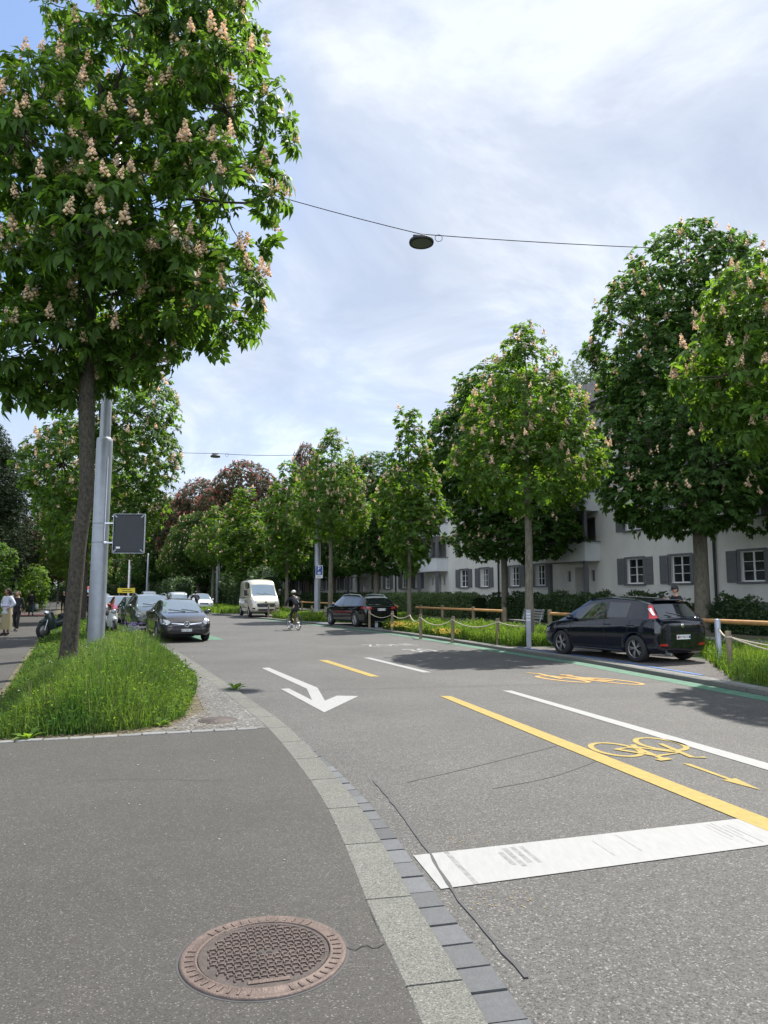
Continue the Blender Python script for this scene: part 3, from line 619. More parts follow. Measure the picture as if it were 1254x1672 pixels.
for x, y, rz, s, lab in [
    (7.1,42,2.0,(1.2,.97),'dark chestnut behind the bench, its trunk in front of the drainpipe'),
    (-.65,62.7,3.3,(.95,.88),'dark low hanging chestnut behind the black estate car'),
    (-9.0,84,.5,(1.0,.86),'old dark trunked chestnut just left of the parking sign'),
    (-17.5,105,5.0,(1.1,.90),'old chestnut with leaning dark trunk behind the camper van'),
    (-23.5,119,1.6,(1.1,.9),'old chestnut furthest behind the camper van'),
    (20.3,10.5,2.4,(1,1),'old chestnut outside the right edge shading the flats')]:
    copy_tree(tg, 'chestnut_tree', lab, (x,y,RZ), rz, s, group=GB)
tg.scale = (1.02, 1.02, 1.07)
for o_ in bpy.data.objects:
    if o_.name.startswith('trunk') and o_.parent and abs(o_.parent.location.x-7.1) < .01: o_.scale = (.58,.58,1)
# red-flowering chestnuts beyond
GR = 'red flowering chestnuts in the distance'
rl = [(0,0,9,5.5,5.5,4.5),(-3,0,11,3.8,4,3.4),(3,0,12,4,4,3.6),(0,0,14.6,4,4,3),(4.5,0,9,3,3.5,3.4),(-4.5,0,8,3,3.5,3)]
trd = make_tree('red_chestnut_tree', 'broad round red flowering chestnut, widest of the reddish crowns', rl, gtr, [.45,.4,.35,.33,.25,.15,.08], 3000, 5, 4, .40, False, M['leaf_red'], M['bark'], .42, M['bloom_red'], .36, 3, seed=77, loc=(-20.6,103,RZ), twigs=60, group=GR)
for x, y, rz, s, lab in [(-10.0,90,2,(.46,1.17),'tall narrow reddish crown rising left of the street chestnuts'),(-29,113,3,(1.0,1.12),'reddish crown at the left shoulder of the widest red chestnut'),(-38.2,126,4,(1.0,1.02),'lowest reddish crown right of the dark back panel')]:
    copy_tree(trd, 'red_chestnut_tree', lab, (x,y,RZ), rz, s, group=GR)
copy_tree(trd, 'red_chestnut_tree', 'red flowering chestnut over the left pavement behind the dark trunk', (-40,83,PZ), 1.2, (.62,.62), group=GR)
trd.scale = (1.05, 1.05, 1.18)
for x, y, rz, s, src, lab in [(-5.2,73,1,(1.0,.9),tg,'old chestnut rising directly behind the parking sign'),(-14.5,95,2,(1.1,.92),tg,'old chestnut right behind the cyclist and left of the sign pole'),(-25.5,98,3,(1.0,.8),tg,'dark chestnut between camper van and white car'),(-36,116,4,(1.2,.95),tg,'dark chestnut over the oncoming white car'),
    (-47,140,5,(1.3,.95),tg,'dark chestnut at the far bend under the dark back panel'),(-58,160,0,(1.5,1.0),tg,'farthest dark chestnut closing the end of the street'),(-70,168,1,(1.6,1.0),tg,'dark chestnut closing the street left of the yellow sign'),(-84,165,2,(1.7,.95),tg,'dark chestnut behind the thick grey pole far away'),
    (-57,125,3,(1.2,.8),tl2,'seventh chestnut of the left row beyond the parked cars'),(-45,110,2,(1.1,.8),tl2,'leafy chestnut between the far left row and the pavement')]:
    copy_tree(src, 'chestnut_tree', lab, (x,y,RZ), rz, s, group='dark chestnuts closing the street')
# loose tree behind the roof
bl = [(0,0,15,4.4,4.4,4.2),(-2,0,18,2.6,3,3),(2,0,19,3,3,3.2),(0,0,21.5,2.2,2.2,2)]
make_tree('tree', 'loose pale green tree showing over the tiled roof', bl, [(0,0,0),(0,0,6),(0,0,12),(0,0,18)], [.4,.3,.2,.1], 1500, 7, 4, .22, False, M['hedge_pale'], M['bark'], seed=90, loc=(18.6,62,RZ), twigs=60)
# dark trees and bushes behind the left pavement
cl_ = [(0,0,5,2.6,2.6,3.6),(.8,0,8,2.0,2.0,3.0),(-.8,0,8.5,2.0,2.0,2.6),(0,0,10.8,1.4,1.4,1.8)]
tc1 = make_tree('yew_tree', 'very dark yew behind the woman at the left edge', cl_, [(0,0,0),(0,0,2),(0,0,5),(0,0,8)], [.3,.25,.15,.06], 2600, 6, 3, .17, False, M['needle'], M['bark'], seed=101, loc=(-27.5,48,PZ), twigs=0, group='dark trees behind the left pavement')
for x, y, rz, s, lab in [(-32.5,56,1,(1.1,1.0),'dark yew right behind the stone pillars'),(-38.5,68,2,(1.2,1.0),'dark yew farther along the left pavement'),(-24.0,41,2.4,(1.25,.95),'dark yew cut by the left edge of the picture'),(-29.5,51.5,3.4,(1.5,1.1),'dark yew between the edge yew and the stone pillars'),(-50,88,3,(1.5,1.1),'farthest dark yew above the distant walkers'),(-46,73,.4,(1.3,1.05),'broad dark yew behind the second stone pillar'),(-37,58,5,(1.3,1.1),'dark yew rising behind the woman and the gate pillars')]:
    copy_tree(tc1, 'yew_tree', lab, (x,y,PZ), rz, s, group='dark trees behind the left pavement')
make_tree('maple_bush', 'bright green bush over the head of the woman in the skirt', [(0,0,2.2,1.2,1.2,1.4),(.5,0,3.2,.9,.9,1.0),(-.6,0,1.4,1.0,1,1)], [(0,0,0),(0,0,1),(0,0,2)], [.08,.06,.03], 620, 6, 4, .14, False, M['leaf_light'], M['bark'], seed=110, loc=(-19.6,35,PZ), cat='bush', twigs=20)
make_tree('maple_bush', 'light green shrub lit by the sun beside the distant walkers', [(0,0,2.4,1.3,1.3,1.8),(0,0,.9,1.2,1.2,.9)], [(0,0,0),(0,0,1),(0,0,2)], [.08,.06,.03], 520, 6, 4, .17, False, M['leaf_light'], M['bark'], seed=111, loc=(-31.4,64,PZ), cat='bush', twigs=20)

# hedges
def hedge(name, label, C, y0, y1, wd, h, m, dens, lf=.05, lump=.08, seed=0, cat='hedge'):
    t = thing(name, label, cat, (*cl(C, (y0+y1)/2), RZ), math.atan2(1, -CP))
    Ln = (y1-y0)*math.hypot(1, CP); r = np.random.default_rng(seed)
    def hh(x, y): return h*(1+lump*np.sin(x*1.9+1)+lump*.6*np.sin(x*5.1+y*3))
    core = MB(); k = int(Ln/.5); vs = []
    for i in range(k+1):
        x = -Ln/2+Ln*i/k; z = float(hh(x,0))-.12; a = wd/2-.1; vs += [(x,-a,0),(x,-a*.95,z*.8),(x,-a*.6,z),(x,a*.6,z),(x,a*.95,z*.8),(x,a,0)]
    core.add(vs, [(i*6+j, i*6+j+1, (i+1)*6+j+1, (i+1)*6+j) for i in range(k) for j in range(5)] + [(0,1,2,3,4,5), tuple(range(k*6, k*6+6))[::-1]])
    core.build('branches', M['needle'], t)
    n = int(Ln*(wd+2*h)*dens); x = r.uniform(-Ln/2,Ln/2,n); q = r.uniform(0, wd+2*h, n); y = np.where(q < h, -wd/2, np.where(q < h+wd, -wd/2+q-h, wd/2)); z = np.where(q < h, q, np.where(q < h+wd, h, wd+2*h-q))
    z = z/h*hh(x,y)+r.normal(scale=.035,size=n); y = y+r.normal(scale=.05,size=n); P = np.stack([x,y,z],1)
    a = r.normal(size=(n,3)); a[:,2] = np.abs(a[:,2])*.6+.2; a /= np.linalg.norm(a,axis=1,keepdims=True); b = np.cross(a, r.normal(size=(n,3))); b /= np.linalg.norm(b,axis=1,keepdims=True); s = (lf*r.uniform(.6,1.5,n))[:,None]
    V = np.stack([P, P+a*s+b*s*.45, P+a*s*2, P+a*s-b*s*.45],1).reshape(-1,3); F = np.arange(n*4).reshape(-1,4)
    newobj('foliage', npmesh('foliage', V, F, 4), m, t); return t
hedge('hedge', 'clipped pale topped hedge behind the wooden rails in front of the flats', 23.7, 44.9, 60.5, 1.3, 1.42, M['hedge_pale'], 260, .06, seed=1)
hedge('hedge', 'dark loose hedge behind the bench and the dark hatchback', 24.3, 31.5, 44.2, 1.4, 1.32, M['hedge'], 230, .065, lump=.14, seed=2)
hedge('shrub_row', 'low dark shrubs beneath the windows at the right edge', 24.9, 19, 30.8, 1.3, 1.12, M['hedge'], 200, .065, lump=.2, seed=3, cat='shrubs')
hedge('hedge', 'distant dark hedge by the parking sign pole', 23.7, 61.5, 84, 1.3, 1.4, M['hedge'], 120, .09, seed=4)
hedge('hedge', 'tall dark far hedge closing the view left of the camper van', 9.5, 84, 165, 2.0, 2.7, M['hedge'], 40, .16, lump=.18, seed=6)
hedge('hedge', 'tall shrubs between the camper van and the far grey pole', 15.5, 66, 125, 2.0, 3.1, M['hedge'], 60, .14, lump=.2, seed=7)
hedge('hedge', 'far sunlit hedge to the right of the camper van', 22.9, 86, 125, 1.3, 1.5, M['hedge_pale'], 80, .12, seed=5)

hl = hedge('hedge', 'tall dark hedge along the far side of the left pavement', 20, 40, 120, 2.0, 2.6, M['hedge'], 45, .15, lump=.16, seed=9)
hl.location = (bedx(80)-6.0, 80, PZ); hl.rotation_euler = (0, 0, math.atan2(1, -.46))

hl = hedge('hedge', 'dark hedge closing the far end of the left pavement', 20, 40, 75, 2.0, 3.2, M['hedge'], 45, .16, lump=.16, seed=10)
hl.location = (-60, 134, PZ); hl.rotation_euler = (0, 0, .3)

hl = hedge('hedge', 'tall garden hedge beside the near left pavement outside the frame', 20, 6, 40, 1.6, 2.4, M['hedge'], 60, .12, lump=.16, seed=12)
hl.location = (bedx(23)-5.4, 23, PZ); hl.rotation_euler = (0, 0, math.atan2(1, -.46))

# ---------------------------------------------------------------- grass (stuff)
def inpoly(P, poly):
    x, y = P[:,0], P[:,1]; ins = np.zeros(len(P), bool); j = len(poly)-1
    for i in range(len(poly)):
        xi, yi = poly[i]; xj, yj = poly[j]
        ins ^= ((yi > y) != (yj > y)) & (x < (xj-xi)*(y-yi)/(yj-yi+1e-12)+xi); j = i
    return ins
def scatter(poly, n, seed, near=None):
    r = np.random.default_rng(seed); a = np.array(poly); lo, hi = a.min(0), a.max(0); res = []
    c = 0
    while c < n:
        P = r.uniform(lo, hi, (n*2, 2)); P = P[inpoly(P, poly)]
        if near is not None: P = P[r.random(len(P)) < np.clip((near/P[:,1])**1.6, 0, 1)]
        res.append(P); c += len(P)
        if len(res) > 60: break
    return np.concatenate(res)[:n]
def grass(name, poly, n, hmin, hmax, wd, z, m, label, seed, near=None, hfun=None, lean=.35, leafy=0, cat='grass'):
    r = np.random.default_rng(seed+1); P = scatter(poly, n, seed, near); n = len(P)
    clump = .62+.38*np.sin(P[:,0]*2.3+np.sin(P[:,1]*1.7)*1.3)*np.sin(P[:,1]*1.9+P[:,0])
    h = r.uniform(hmin, hmax, n)*(.65+.5*clump)
    if hfun is not None: h = h*hfun(P)
    q = r.uniform(0, 2*math.pi, n); d = np.stack([np.cos(q), np.sin(q), 0*q], 1); ln = (h*lean*r.uniform(.1,1.4,n))[:,None]
    s = np.stack([-np.sin(q), np.cos(q), 0*q], 1)*(wd*r.uniform(.6,1.4,n)*np.clip(P[:,1]/10,1,3))[:,None]
    B = np.concatenate([P, np.full((n,1), z)], 1); Z = np.array([0,0,1.0])
    M1 = B + Z*(h*.55)[:,None] + d*ln*.35; T = B + Z*h[:,None] + d*ln
    V = np.stack([B-s, B+s, M1+s*.8, M1-s*.8, T+s*.12, T-s*.12], 1).reshape(-1,3); o = (np.arange(n)*6)[:,None]
    F = np.concatenate([o+np.array([[0,1,2,3]]), o+np.array([[3,2,4,5]])], 0)
    if leafy:
        k = int(n*leafy); idx = r.choice(n, k); hh = h[idx]; Pn = B[idx] + Z*(hh*r.uniform(.25,1.02,k))[:,None] + r.normal(scale=.035,size=(k,3))
        a = r.normal(size=(k,3)); a[:,2] = np.abs(a[:,2])*.5; a /= np.linalg.norm(a,axis=1,keepdims=True); b = np.cross(a, r.normal(size=(k,3))); b /= np.linalg.norm(b,axis=1,keepdims=True)
        l = (.017*r.uniform(.6,1.7,k)*np.clip(P[idx,1]/12,1,3))[:,None]
        V2 = np.stack([Pn, Pn+a*l+b*l*.42, Pn+a*l*2.1, Pn+a*l-b*l*.42],1).reshape(-1,3); F2 = np.arange(k*4).reshape(-1,4)+len(V); V = np.concatenate([V,V2]); F = np.concatenate([F,F2])
    return newobj(name, npmesh(name, V, F, 4), m, kind='stuff', label=label, cat=cat)
bedg = [(-4.38,7.86),(-3.3,8.25),(-2.75,8.55),(-2.55,9.3),(-2.75,10.2),(-3.0,11.6),(-3.45,13.4),(-5.0,17.4),(-7.55,23.4),(-8.6,25.6)] + [(interp(kin,y)-.15, y) for y in (28,32,38,48)] + [(bedx(y)+.15, y) for y in (48,38,28,20,12,9)]
def edge(P):
    d = np.full(len(P), 9.)
    L = [(bedx(40), 40), (bedx(7.7), 7.7)] + bedg[1:9]
    for (x0,y0),(x1,y1) in zip(L, L[1:]):
        v = np.array([x1-x0, y1-y0]); w_ = P-np.array([x0,y0]); t_ = np.clip((w_@v)/(v@v),0,1)[:,None]; d = np.minimum(d, np.linalg.norm(w_-t_*v,axis=1))
    tall = np.where(P[:,1] > 17, .55, 1.0)*(.42+.72*np.exp(-((P[:,0]-(-3.45-.30*(P[:,1]-9)))/1.0)**2))
    return np.clip(.22+d/.95, .2, 1.0)*tall
grass('tall_grass', bedg, 125000, .24, .74, .0036, PZ, M['blade'], 'tall uncut grass filling the bed around the dark trunk', 5, near=10.5, hfun=edge, lean=.5, leafy=.45)
weeds = [(-4.2,8.2),(-3.2,8.5),(-2.65,9.0),(-2.7,10.0),(-3.0,11.3),(-3.6,13.2),(-5.2,17),(-6,19),(-7.5,19),(-5.8,13),(-4.9,10)]
grass('leafy_weeds', weeds, 5200, .28, .66, .003, PZ, M['blade_r'], 'bright leafy weeds standing among the tall grass of the bed', 6, near=13, hfun=edge, leafy=9, lean=.25, cat='weeds')
grass('dry_stems', bedg, 3000, .38, .90, .0022, PZ, M['stem'], 'pale dry seed stems scattered through the tall grass bed', 8, near=12, hfun=edge, lean=.25, cat='grass stems')
rs = offset_line(sub(RE, 8, 13.0), .40); rs2 = offset_line(sub(RE, 20.6, 31.6), .42); rs3 = offset_line(sub(RE, 39.8, 45.8), .42); rs4 = offset_line(sub(RE, 56, 110), .42)
vp = rs + [cl(15.4,18.6), cl(20,18.2), cl(20,8)]
grass('verge_grass', vp, 30000, .14, .44, .006, RZ, M['blade_r'], 'bright weeds and grass at the foot of the rope post by the right edge', 12, near=11, leafy=1.6)
vp = rs2 + [cl(15.9,33.5), cl(15.9,22)]
grass('verge_grass', vp, 60000, .14, .44, .005, RZ, M['blade_r'], 'sunlit verge grass behind the rope and post fence', 13, leafy=.9)
vp = rs3 + [(-.9,48.5),(1.5,42), cl(16.5,38), cl(16.5,34), (.2,34.6),(-1.5,38)]
grass('verge_grass', vp, 26000, .15, .45, .008, RZ, M['blade_r'], 'longer verge grass between the cyclist and the black estate car', 14, leafy=.8)
vp = rs4 + [cl(16,110), cl(16,58)]
grass('verge_grass', vp, 16000, .2, .5, .016, RZ, M['blade_r'], 'distant verge grass left of the camper van', 15, leafy=.6)
grass('lawn_grass', [cl(16.0,9), cl(16,34), cl(18.9,34), cl(18.9,9)], 26000, .08, .2, .006, RZ, M['blade'], 'shaded lawn behind the wooden rail at the right edge', 16, leafy=.5)
def flecks(name, pts, n, sp, z0, z1, sz, m, label, seed, cat='flowers'):
    r = np.random.default_rng(seed); c = np.array(pts)[r.integers(0, len(pts), n)]; P = np.stack([c[:,0]+r.normal(scale=sp,size=n), c[:,1]+r.normal(scale=sp,size=n), r.uniform(z0,z1,n)],1)
    V = (OCT_V[None]*np.array([1,1,.5])*(sz*r.uniform(.6,1.3,n))[:,None,None]+P[:,None]).reshape(-1,3); F = (OCT_F[None]+(np.arange(n)*6)[:,None,None]).reshape(-1,3)
    return newobj(name, npmesh(name, V, F, 3), m, kind='stuff', label=label, cat=cat)
flecks('yellow_flowers', [(2.0,24.9),(2.15,25.1),(2.5,24.6)], 170, .20, .25, .42, .022, M['flower_y'], 'patch of orange yellow flowers in the verge between two rope posts', 1)
flecks('yellow_flowers', [(.75,28.9),(.55,29.3),(1.1,28.3)], 190, .24, .28, .50, .024, M['flower_y'], 'patch of yellow flowers beside the slender trunk', 2)
flecks('yellow_flowers', [(-3.6,40.5),(-4.6,43)], 90, .35, .2, .5, .03, M['flower_y'], 'yellow flowers in the verge behind the cyclist', 3)
r_ = np.random.default_rng(4)
flecks('small_flowers', [(x,y) for x,y in scatter(rs2 + [cl(15.9,33.5), cl(15.9,22)], 160, 9)], 420, .15, .2, .40, .011, M['signwhite'], 'tiny pale flowers dotted through the sunlit verge', 4)
flecks('lilac_flowers', [(-8.75,25.2),(-8.6,24.7),(-9.1,25.8)], 420, .16, .15, .62, .016, M['flower_p'], 'lilac flowering clump beside the grey parked coupe', 5)
flecks('small_flowers', [(x,y) for x,y in scatter(weeds, 60, 19)], 160, .1, .35, .62, .009, M['signwhite'], 'tiny pale flower heads in the tall grass bed', 6)
# dry litter along the front of the bed
lp = [(-4.42,7.76),(-2.3,8.42),(-1.75,8.75),(-2.2,9.4),(-2.6,10.6),(-3.2,12.6),(-3.4,12.2),(-2.9,9.6),(-3.4,8.35)]
P = scatter(lp, 1500, 31); n = len(P); q = r_.uniform(0,6.28,n); l = r_.uniform(.008,.028,n)
d = np.stack([np.cos(q)*l, np.sin(q)*l, 0*q],1); s = np.stack([-np.sin(q)*l*.4, np.cos(q)*l*.4, 0*q],1); B = np.concatenate([P, np.full((n,1),PZ+.012)],1)+r_.normal(scale=.003,size=(n,3))
newobj('dry_litter', npmesh('dry_litter', np.stack([B-d, B+s, B+d, B-s],1).reshape(-1,3), np.arange(n*4).reshape(-1,4), 4), M['straw'], kind='stuff', label='dry leaves and straw along the front edge of the grass bed', cat='leaf litter')
P = scatter([(-4.4,4),(.1,4.2),(-1.6,8.3),(-4.6,7.4)], 90, 33); n = len(P); B = np.concatenate([P, np.full((n,1),PZ+.003)],1)
V = (OCT_V[None]*np.array([1,.7,.35])*(r_.uniform(.003,.011,n))[:,None,None]+B[:,None]).reshape(-1,3); F = (OCT_F[None]+(np.arange(n)*6)[:,None,None]).reshape(-1,3)
newobj('fallen_petals', npmesh('fallen_petals', V, F, 3), mat('petal', (.5,.45,.36), .9, island=.3), kind='stuff', label='pale petals and grit scattered over the foreground pavement', cat='petals')
# broadleaf weeds at the edge of the bed
def weed(x, y, s, label, sd_):
    r = random.Random(sd_); mb = MB()
    for k in range(16):
        q = r.uniform(0,6.28); L = s*r.uniform(.6,1.1); el = r.uniform(.3,1.0); d = Vector((math.cos(q)*math.cos(el), math.sin(q)*math.cos(el), math.sin(el))); sd2 = Vector((-math.sin(q), math.cos(q), 0))*L*.2
        b = Vector((0,0,0)); m1 = d*L*.55; t = d*L - Vector((0,0,L*.25)); mb.add([b, m1+sd2, t, m1-sd2, m1-Vector((0,0,L*.06))], [(0,4,1),(1,4,2),(2,4,3),(3,4,0)])
    mb.build('broadleaf_weed', M['blade_r'], label=label, cat='weed', loc=(x,y,PZ))
weed(-3.88, 7.98, .20, 'bright broad leaved weed at the front corner of the grass bed', 1)
weed(-2.68, 8.75, .16, 'small broad leaved weed where the bed meets the gravel', 2)
weed(-2.45, 12.0, .22, 'leafy weed leaning over the kerb stones beside the gravel', 3)
weed(-3.75, 14.0, .26, 'taller leafy weed beside the kerb further up the bed', 4)

# ---------------------------------------------------------------- row of flats on the right
rc = random.Random(5); UF = math.hypot(1, CP); STOREY = 2.9
def module(y0, y1, label, name='apartment_building', detail=True, last=False):
    """facade local frame: +x along the row (away), +y towards the street, z up; origin at the near end of the facade"""
    t = thing(name, label, 'apartment building', (*cl(28.5, y0), 0), math.atan2(1, -CP), 'row of white flats along the street')
    Ln = (y1-y0)*UF; k = Ln/19.45; EV = 12.8
    wins = [(1.9*UF*k, 1.25), (4.9*UF*k, 1.25), (13.2*UF*k, 1.25), (16.1*UF*k, 1.25)]; dc = 9.25*UF*k
    op = []
    for f in range(4):
        z0 = 2.15+f*STOREY
        for c, wd in wins: op.append(('w', c, wd, z0, z0+1.36, f))
        if f: op.append(('l', dc, 3.0, 3.62+(f-1)*STOREY, 3.62+(f-1)*STOREY+2.45, f))
    op.append(('d', dc, 1.15, .9, 3.2, 0)); op.append(('s', dc-1.15, .34, 2.35, 3.0, 0)); op.append(('s', dc+1.15, .34, 2.35, 3.0, 0)); op.append(('c', wins[3][0]-.2, 1.5, .85, 1.25, 0))
    xs = sorted({0, Ln} | {round(o[1]+s*o[2]/2, 4) for o in op for s in (-1, 1)}); zs = sorted({-.2, EV} | {round(o[3+s], 4) for o in op for s in (0, 1)})
    def hole(x, z):
        for o in op:
            if abs(x-o[1]) < o[2]/2 and o[3] < z < o[4]: return True
        return False
    wl = MB()
    for a, b in zip(xs, xs[1:]):
        for c, d in zip(zs, zs[1:]):
            if b-a > 1e-3 and d-c > 1e-3 and not hole((a+b)/2, (c+d)/2): wl.add([(a,0,c),(b,0,c),(b,0,d),(a,0,d)], [(0,1,2,3)])
    for ty, c, wd, z0, z1, f in op:
        dp = {'w': .2, 'l': 1.1, 'd': .9, 's': .15, 'c': .15}[ty]; a, b = c-wd/2, c+wd/2
        if ty != 'l': wl.add([(a,0,z0),(b,0,z0),(b,-dp,z0),(a,-dp,z0),(a,0,z1),(b,0,z1),(b,-dp,z1),(a,-dp,z1)], [(0,3,2,1),(4,5,6,7),(0,4,7,3),(1,2,6,5)])
    wl.add([(0,0,-.2),(0,0,EV),(0,-11,EV),(0,-11,-.2),(Ln,0,-.2),(Ln,0,EV),(Ln,-11,EV),(Ln,-11,-.2)], [(0,1,2,3),(4,7,6,5),(3,2,6,7)])
    wl.build('wall', M['render'], t)
    # windows
    for ty, c, wd, z0, z1, f in op:
        if ty == 'w':
            if not detail and f > 2: pass
            w_ = MB(); h = z1-z0; zc = (z0+z1)/2
            w_.box((c,-.02,z1+.045), (wd+.34,.12,.09)); w_.box((c,.03,z0-.05), (wd+.34,.2,.08))
            for s in (-1, 1): w_.box((c+s*(wd/2+.075), .005, zc), (.13,.07,h))
            wf = w_.build('window', M['greypaint'], t)
            s_ = MB(); fw = .06
            for s in (-1, 1): s_.box((c+s*(wd/2-fw/2), -.14, zc), (fw,.05,h))
            s_.box((c,-.14,z0+fw/2), (wd-2*fw,.05,fw)); s_.box((c,-.14,z1-fw/2), (wd-2*fw,.05,fw)); s_.box((c,-.135,zc), (.07,.05,h-2*fw))
            for q in (1/3, 2/3):
                for s in (-1, 1): s_.box((c+s*(wd/4-.012), -.138, z0+fw+(h-2*fw)*q), (wd/2-.105,.03,.025))
            s_.build('frame', M['wframe'], wf)
            if detail and (f < 3) and rc.random() < .7:
                cw = rc.uniform(.12,.3)
                for s in (-1, 1): MB().box((c+s*(wd/2-.07-cw/2), -.146, zc), (cw,.004,h-.14)).build('curtain', M['curtain'], wf)
            MB().add([(c-wd/2,-.15,z0),(c+wd/2,-.15,z0),(c+wd/2,-.15,z1),(c-wd/2,-.15,z1)], [(0,1,2,3)]).build('pane', M['wglass'], wf)
            for s in (-1, 1):
                sh = MB(); x = c+s*(wd/2+.16+.29); sh.box((x,.035,zc), (.57,.035,h+.08)); 
                if detail:
                    for q in range(11): sh.box((x,.06,z0+.06+q*(h-.1)/10.5), (.44,.018,.055), M=Matrix.Rotation(R(-25),4,'X'))
                    for s2 in (-1,1): sh.box((x+s2*.25,.06,zc), (.06,.03,h+.06))
                sh.build('shutter', M['shutter'], t)
        elif ty == 'd':
            MB().box((c,-.88,(z0+z1)/2), (wd-.02,.05,z1-z0-.01)).build('door', M['greypaint'], t)
            MB().box((c,.9,.80), (2.4,1.5,.18)).box((c,1.9,.5),(2.4,.5,.2)).box((c,.9,.35),(2.3,1.4,.7)).build('doorstep', M['stonewall'], t)
        elif ty in 'sc':
            MB().box((c,-.12,(z0+z1)/2), (wd-.01,.05,z1-z0-.01)).build('small_window', M['greypaint'] if ty == 's' else M['shutter'], t)
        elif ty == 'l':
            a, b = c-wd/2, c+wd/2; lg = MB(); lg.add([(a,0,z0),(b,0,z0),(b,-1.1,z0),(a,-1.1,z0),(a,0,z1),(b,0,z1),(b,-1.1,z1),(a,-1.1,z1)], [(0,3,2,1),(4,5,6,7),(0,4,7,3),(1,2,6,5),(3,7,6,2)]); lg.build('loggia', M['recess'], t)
    # balconies stacked over the entrance
    bw, bp = 3.75, 1.08
    for f in range(1, 4):
        zb = 3.6+(f-1)*STOREY; pr = MB(); pr.box((dc, bp/2+.002, zb-.06), (bw-.02, bp-.03, .12))
        pr.box((dc, bp-.06, zb+.46), (bw, .12, 1.04)); 
        for s in (-1, 1): pr.box((dc+s*(bw/2-.06), (bp-.122)/2, zb+.46), (.12, bp-.124, 1.04))
        pb = pr.build('balcony', M['parapet'], t); cp = MB(); cp.box((dc, bp-.05, zb+1.01), (bw+.1, .2, .06)); 
        for s in (-1, 1): cp.box((dc+s*(bw/2-.03), (bp-.16)/2, zb+1.008), (.2, bp-.16, .055))
        cp.box((dc, bp-.03, zb-.155), (bw+.04,.14,.07)); cp.build('coping', M['greypaint'], pb)
        if detail:
            rb = MB(); 
            rb.tube([(dc-bw/2+.2,bp-.08,zb+1.22),(dc+bw/2-.2,bp-.08,zb+1.22)], .015, 6)
            for q in range(5): rb.tube([(dc-bw/2+.2+q*(bw-.4)/4,bp-.08,zb+1.04),(dc-bw/2+.2+q*(bw-.4)/4,bp-.08,zb+1.22)], .012, 5)
            rb.build('hand_rail', M['black'], pb)
    po = []
    for s in (-1, 1):
        for f in range(0, 4):
            z0 = 0 if f == 0 else 3.6+(f-1)*STOREY+1.04; z1 = 3.6+f*STOREY-.19 if f < 3 else EV-.05
            MB().box((dc+s*(bw/2-.12), bp-.12, (z0+z1)/2), (.22,.22,z1-z0-.01)).build('post', M['greypaint'], t)
            if f: MB().box((dc+s*(bw/2-1.15), bp-.12, (z0+z1)/2), (.14,.14,z1-z0-.01)).build('post', M['greypaint'], t)
    MB().tube([(Ln-.16,.1,-.1),(Ln-.16,.1,EV-.2)], .06, 8).build('drainpipe', M['black'], t)
    # roof
    rf = MB(); ov = .55; zr = 16.6; x0, x1 = .002, Ln-.002
    rf.add([(x0,ov,EV-.05),(x1,ov,EV-.05),(x1,-5.4,zr),(x0,-5.4,zr),(x1,-11-ov,EV-.05),(x0,-11-ov,EV-.05),(x0,ov,EV-.25),(x1,ov,EV-.25),(x0,-5.4,zr-.2),(x1,-5.4,zr-.2),(x0,-11-ov,EV-.25),(x1,-11-ov,EV-.25)],
        [(0,1,2,3),(3,2,4,5),(0,6,7,1),(0,3,8,6),(1,7,9,2),(3,5,10,8),(2,9,11,4),(5,4,11,10)]); 
    rfo = rf.build('roof', M['rooftile'], t)
    if detail:
        tl = MB(); nrow = 22
        for i in range(nrow):
            q = i/nrow; y = ov+(-5.4-ov)*q; z = EV-.05+(zr-EV+.05)*q; tl.box((Ln/2, y-.12, z+.055), (Ln-.03,.30,.03), M=Matrix.Rotation(-math.atan2(zr-EV,5.95)+.09,4,'X'))
        for j in range(int(Ln/.32)): tl.box((.2+j*.32, (ov-5.4)/2, (EV+zr)/2+.055), (.07, 7.0, .03), M=Matrix.Rotation(-math.atan2(zr-EV+.05,5.95),4,'X'))
        tl.build('roof_tiles', M['rooftile'], rfo)
    gt = MB(); gt.tube([(0.01,ov+.07,EV-.12),(Ln-.01,ov+.07,EV-.12)], .075, 8); gt.build('gutter', M['greypaint'], t)
    sf = MB(); sf.box((Ln/2, ov/2, EV-.275), (Ln-.01, ov, .04)); sf.build('eaves', M['greypaint'], t)
    return t
ys = [15.2, 33.3, 51.5, 69.6, 87.8, 106, 124, 142, 160, 178, 196]
labs = ['section of flats cut by the right edge of the picture', 'section of white flats behind the dark hatchback and the cap wearing man', 'section of white flats between the two drainpipes behind the bench and rope fence', 'section of white flats behind the black estate car', 'section of white flats behind the parking sign', 'distant section of white flats right of the camper van', 'distant section of white flats left of the camper van', 'far white flats above the shrubs left of the camper van', 'next to last white flats down the street', 'last white flats visible down the street']
for i, l in enumerate(labs): module(ys[i], ys[i+1], l, detail=i < 3)
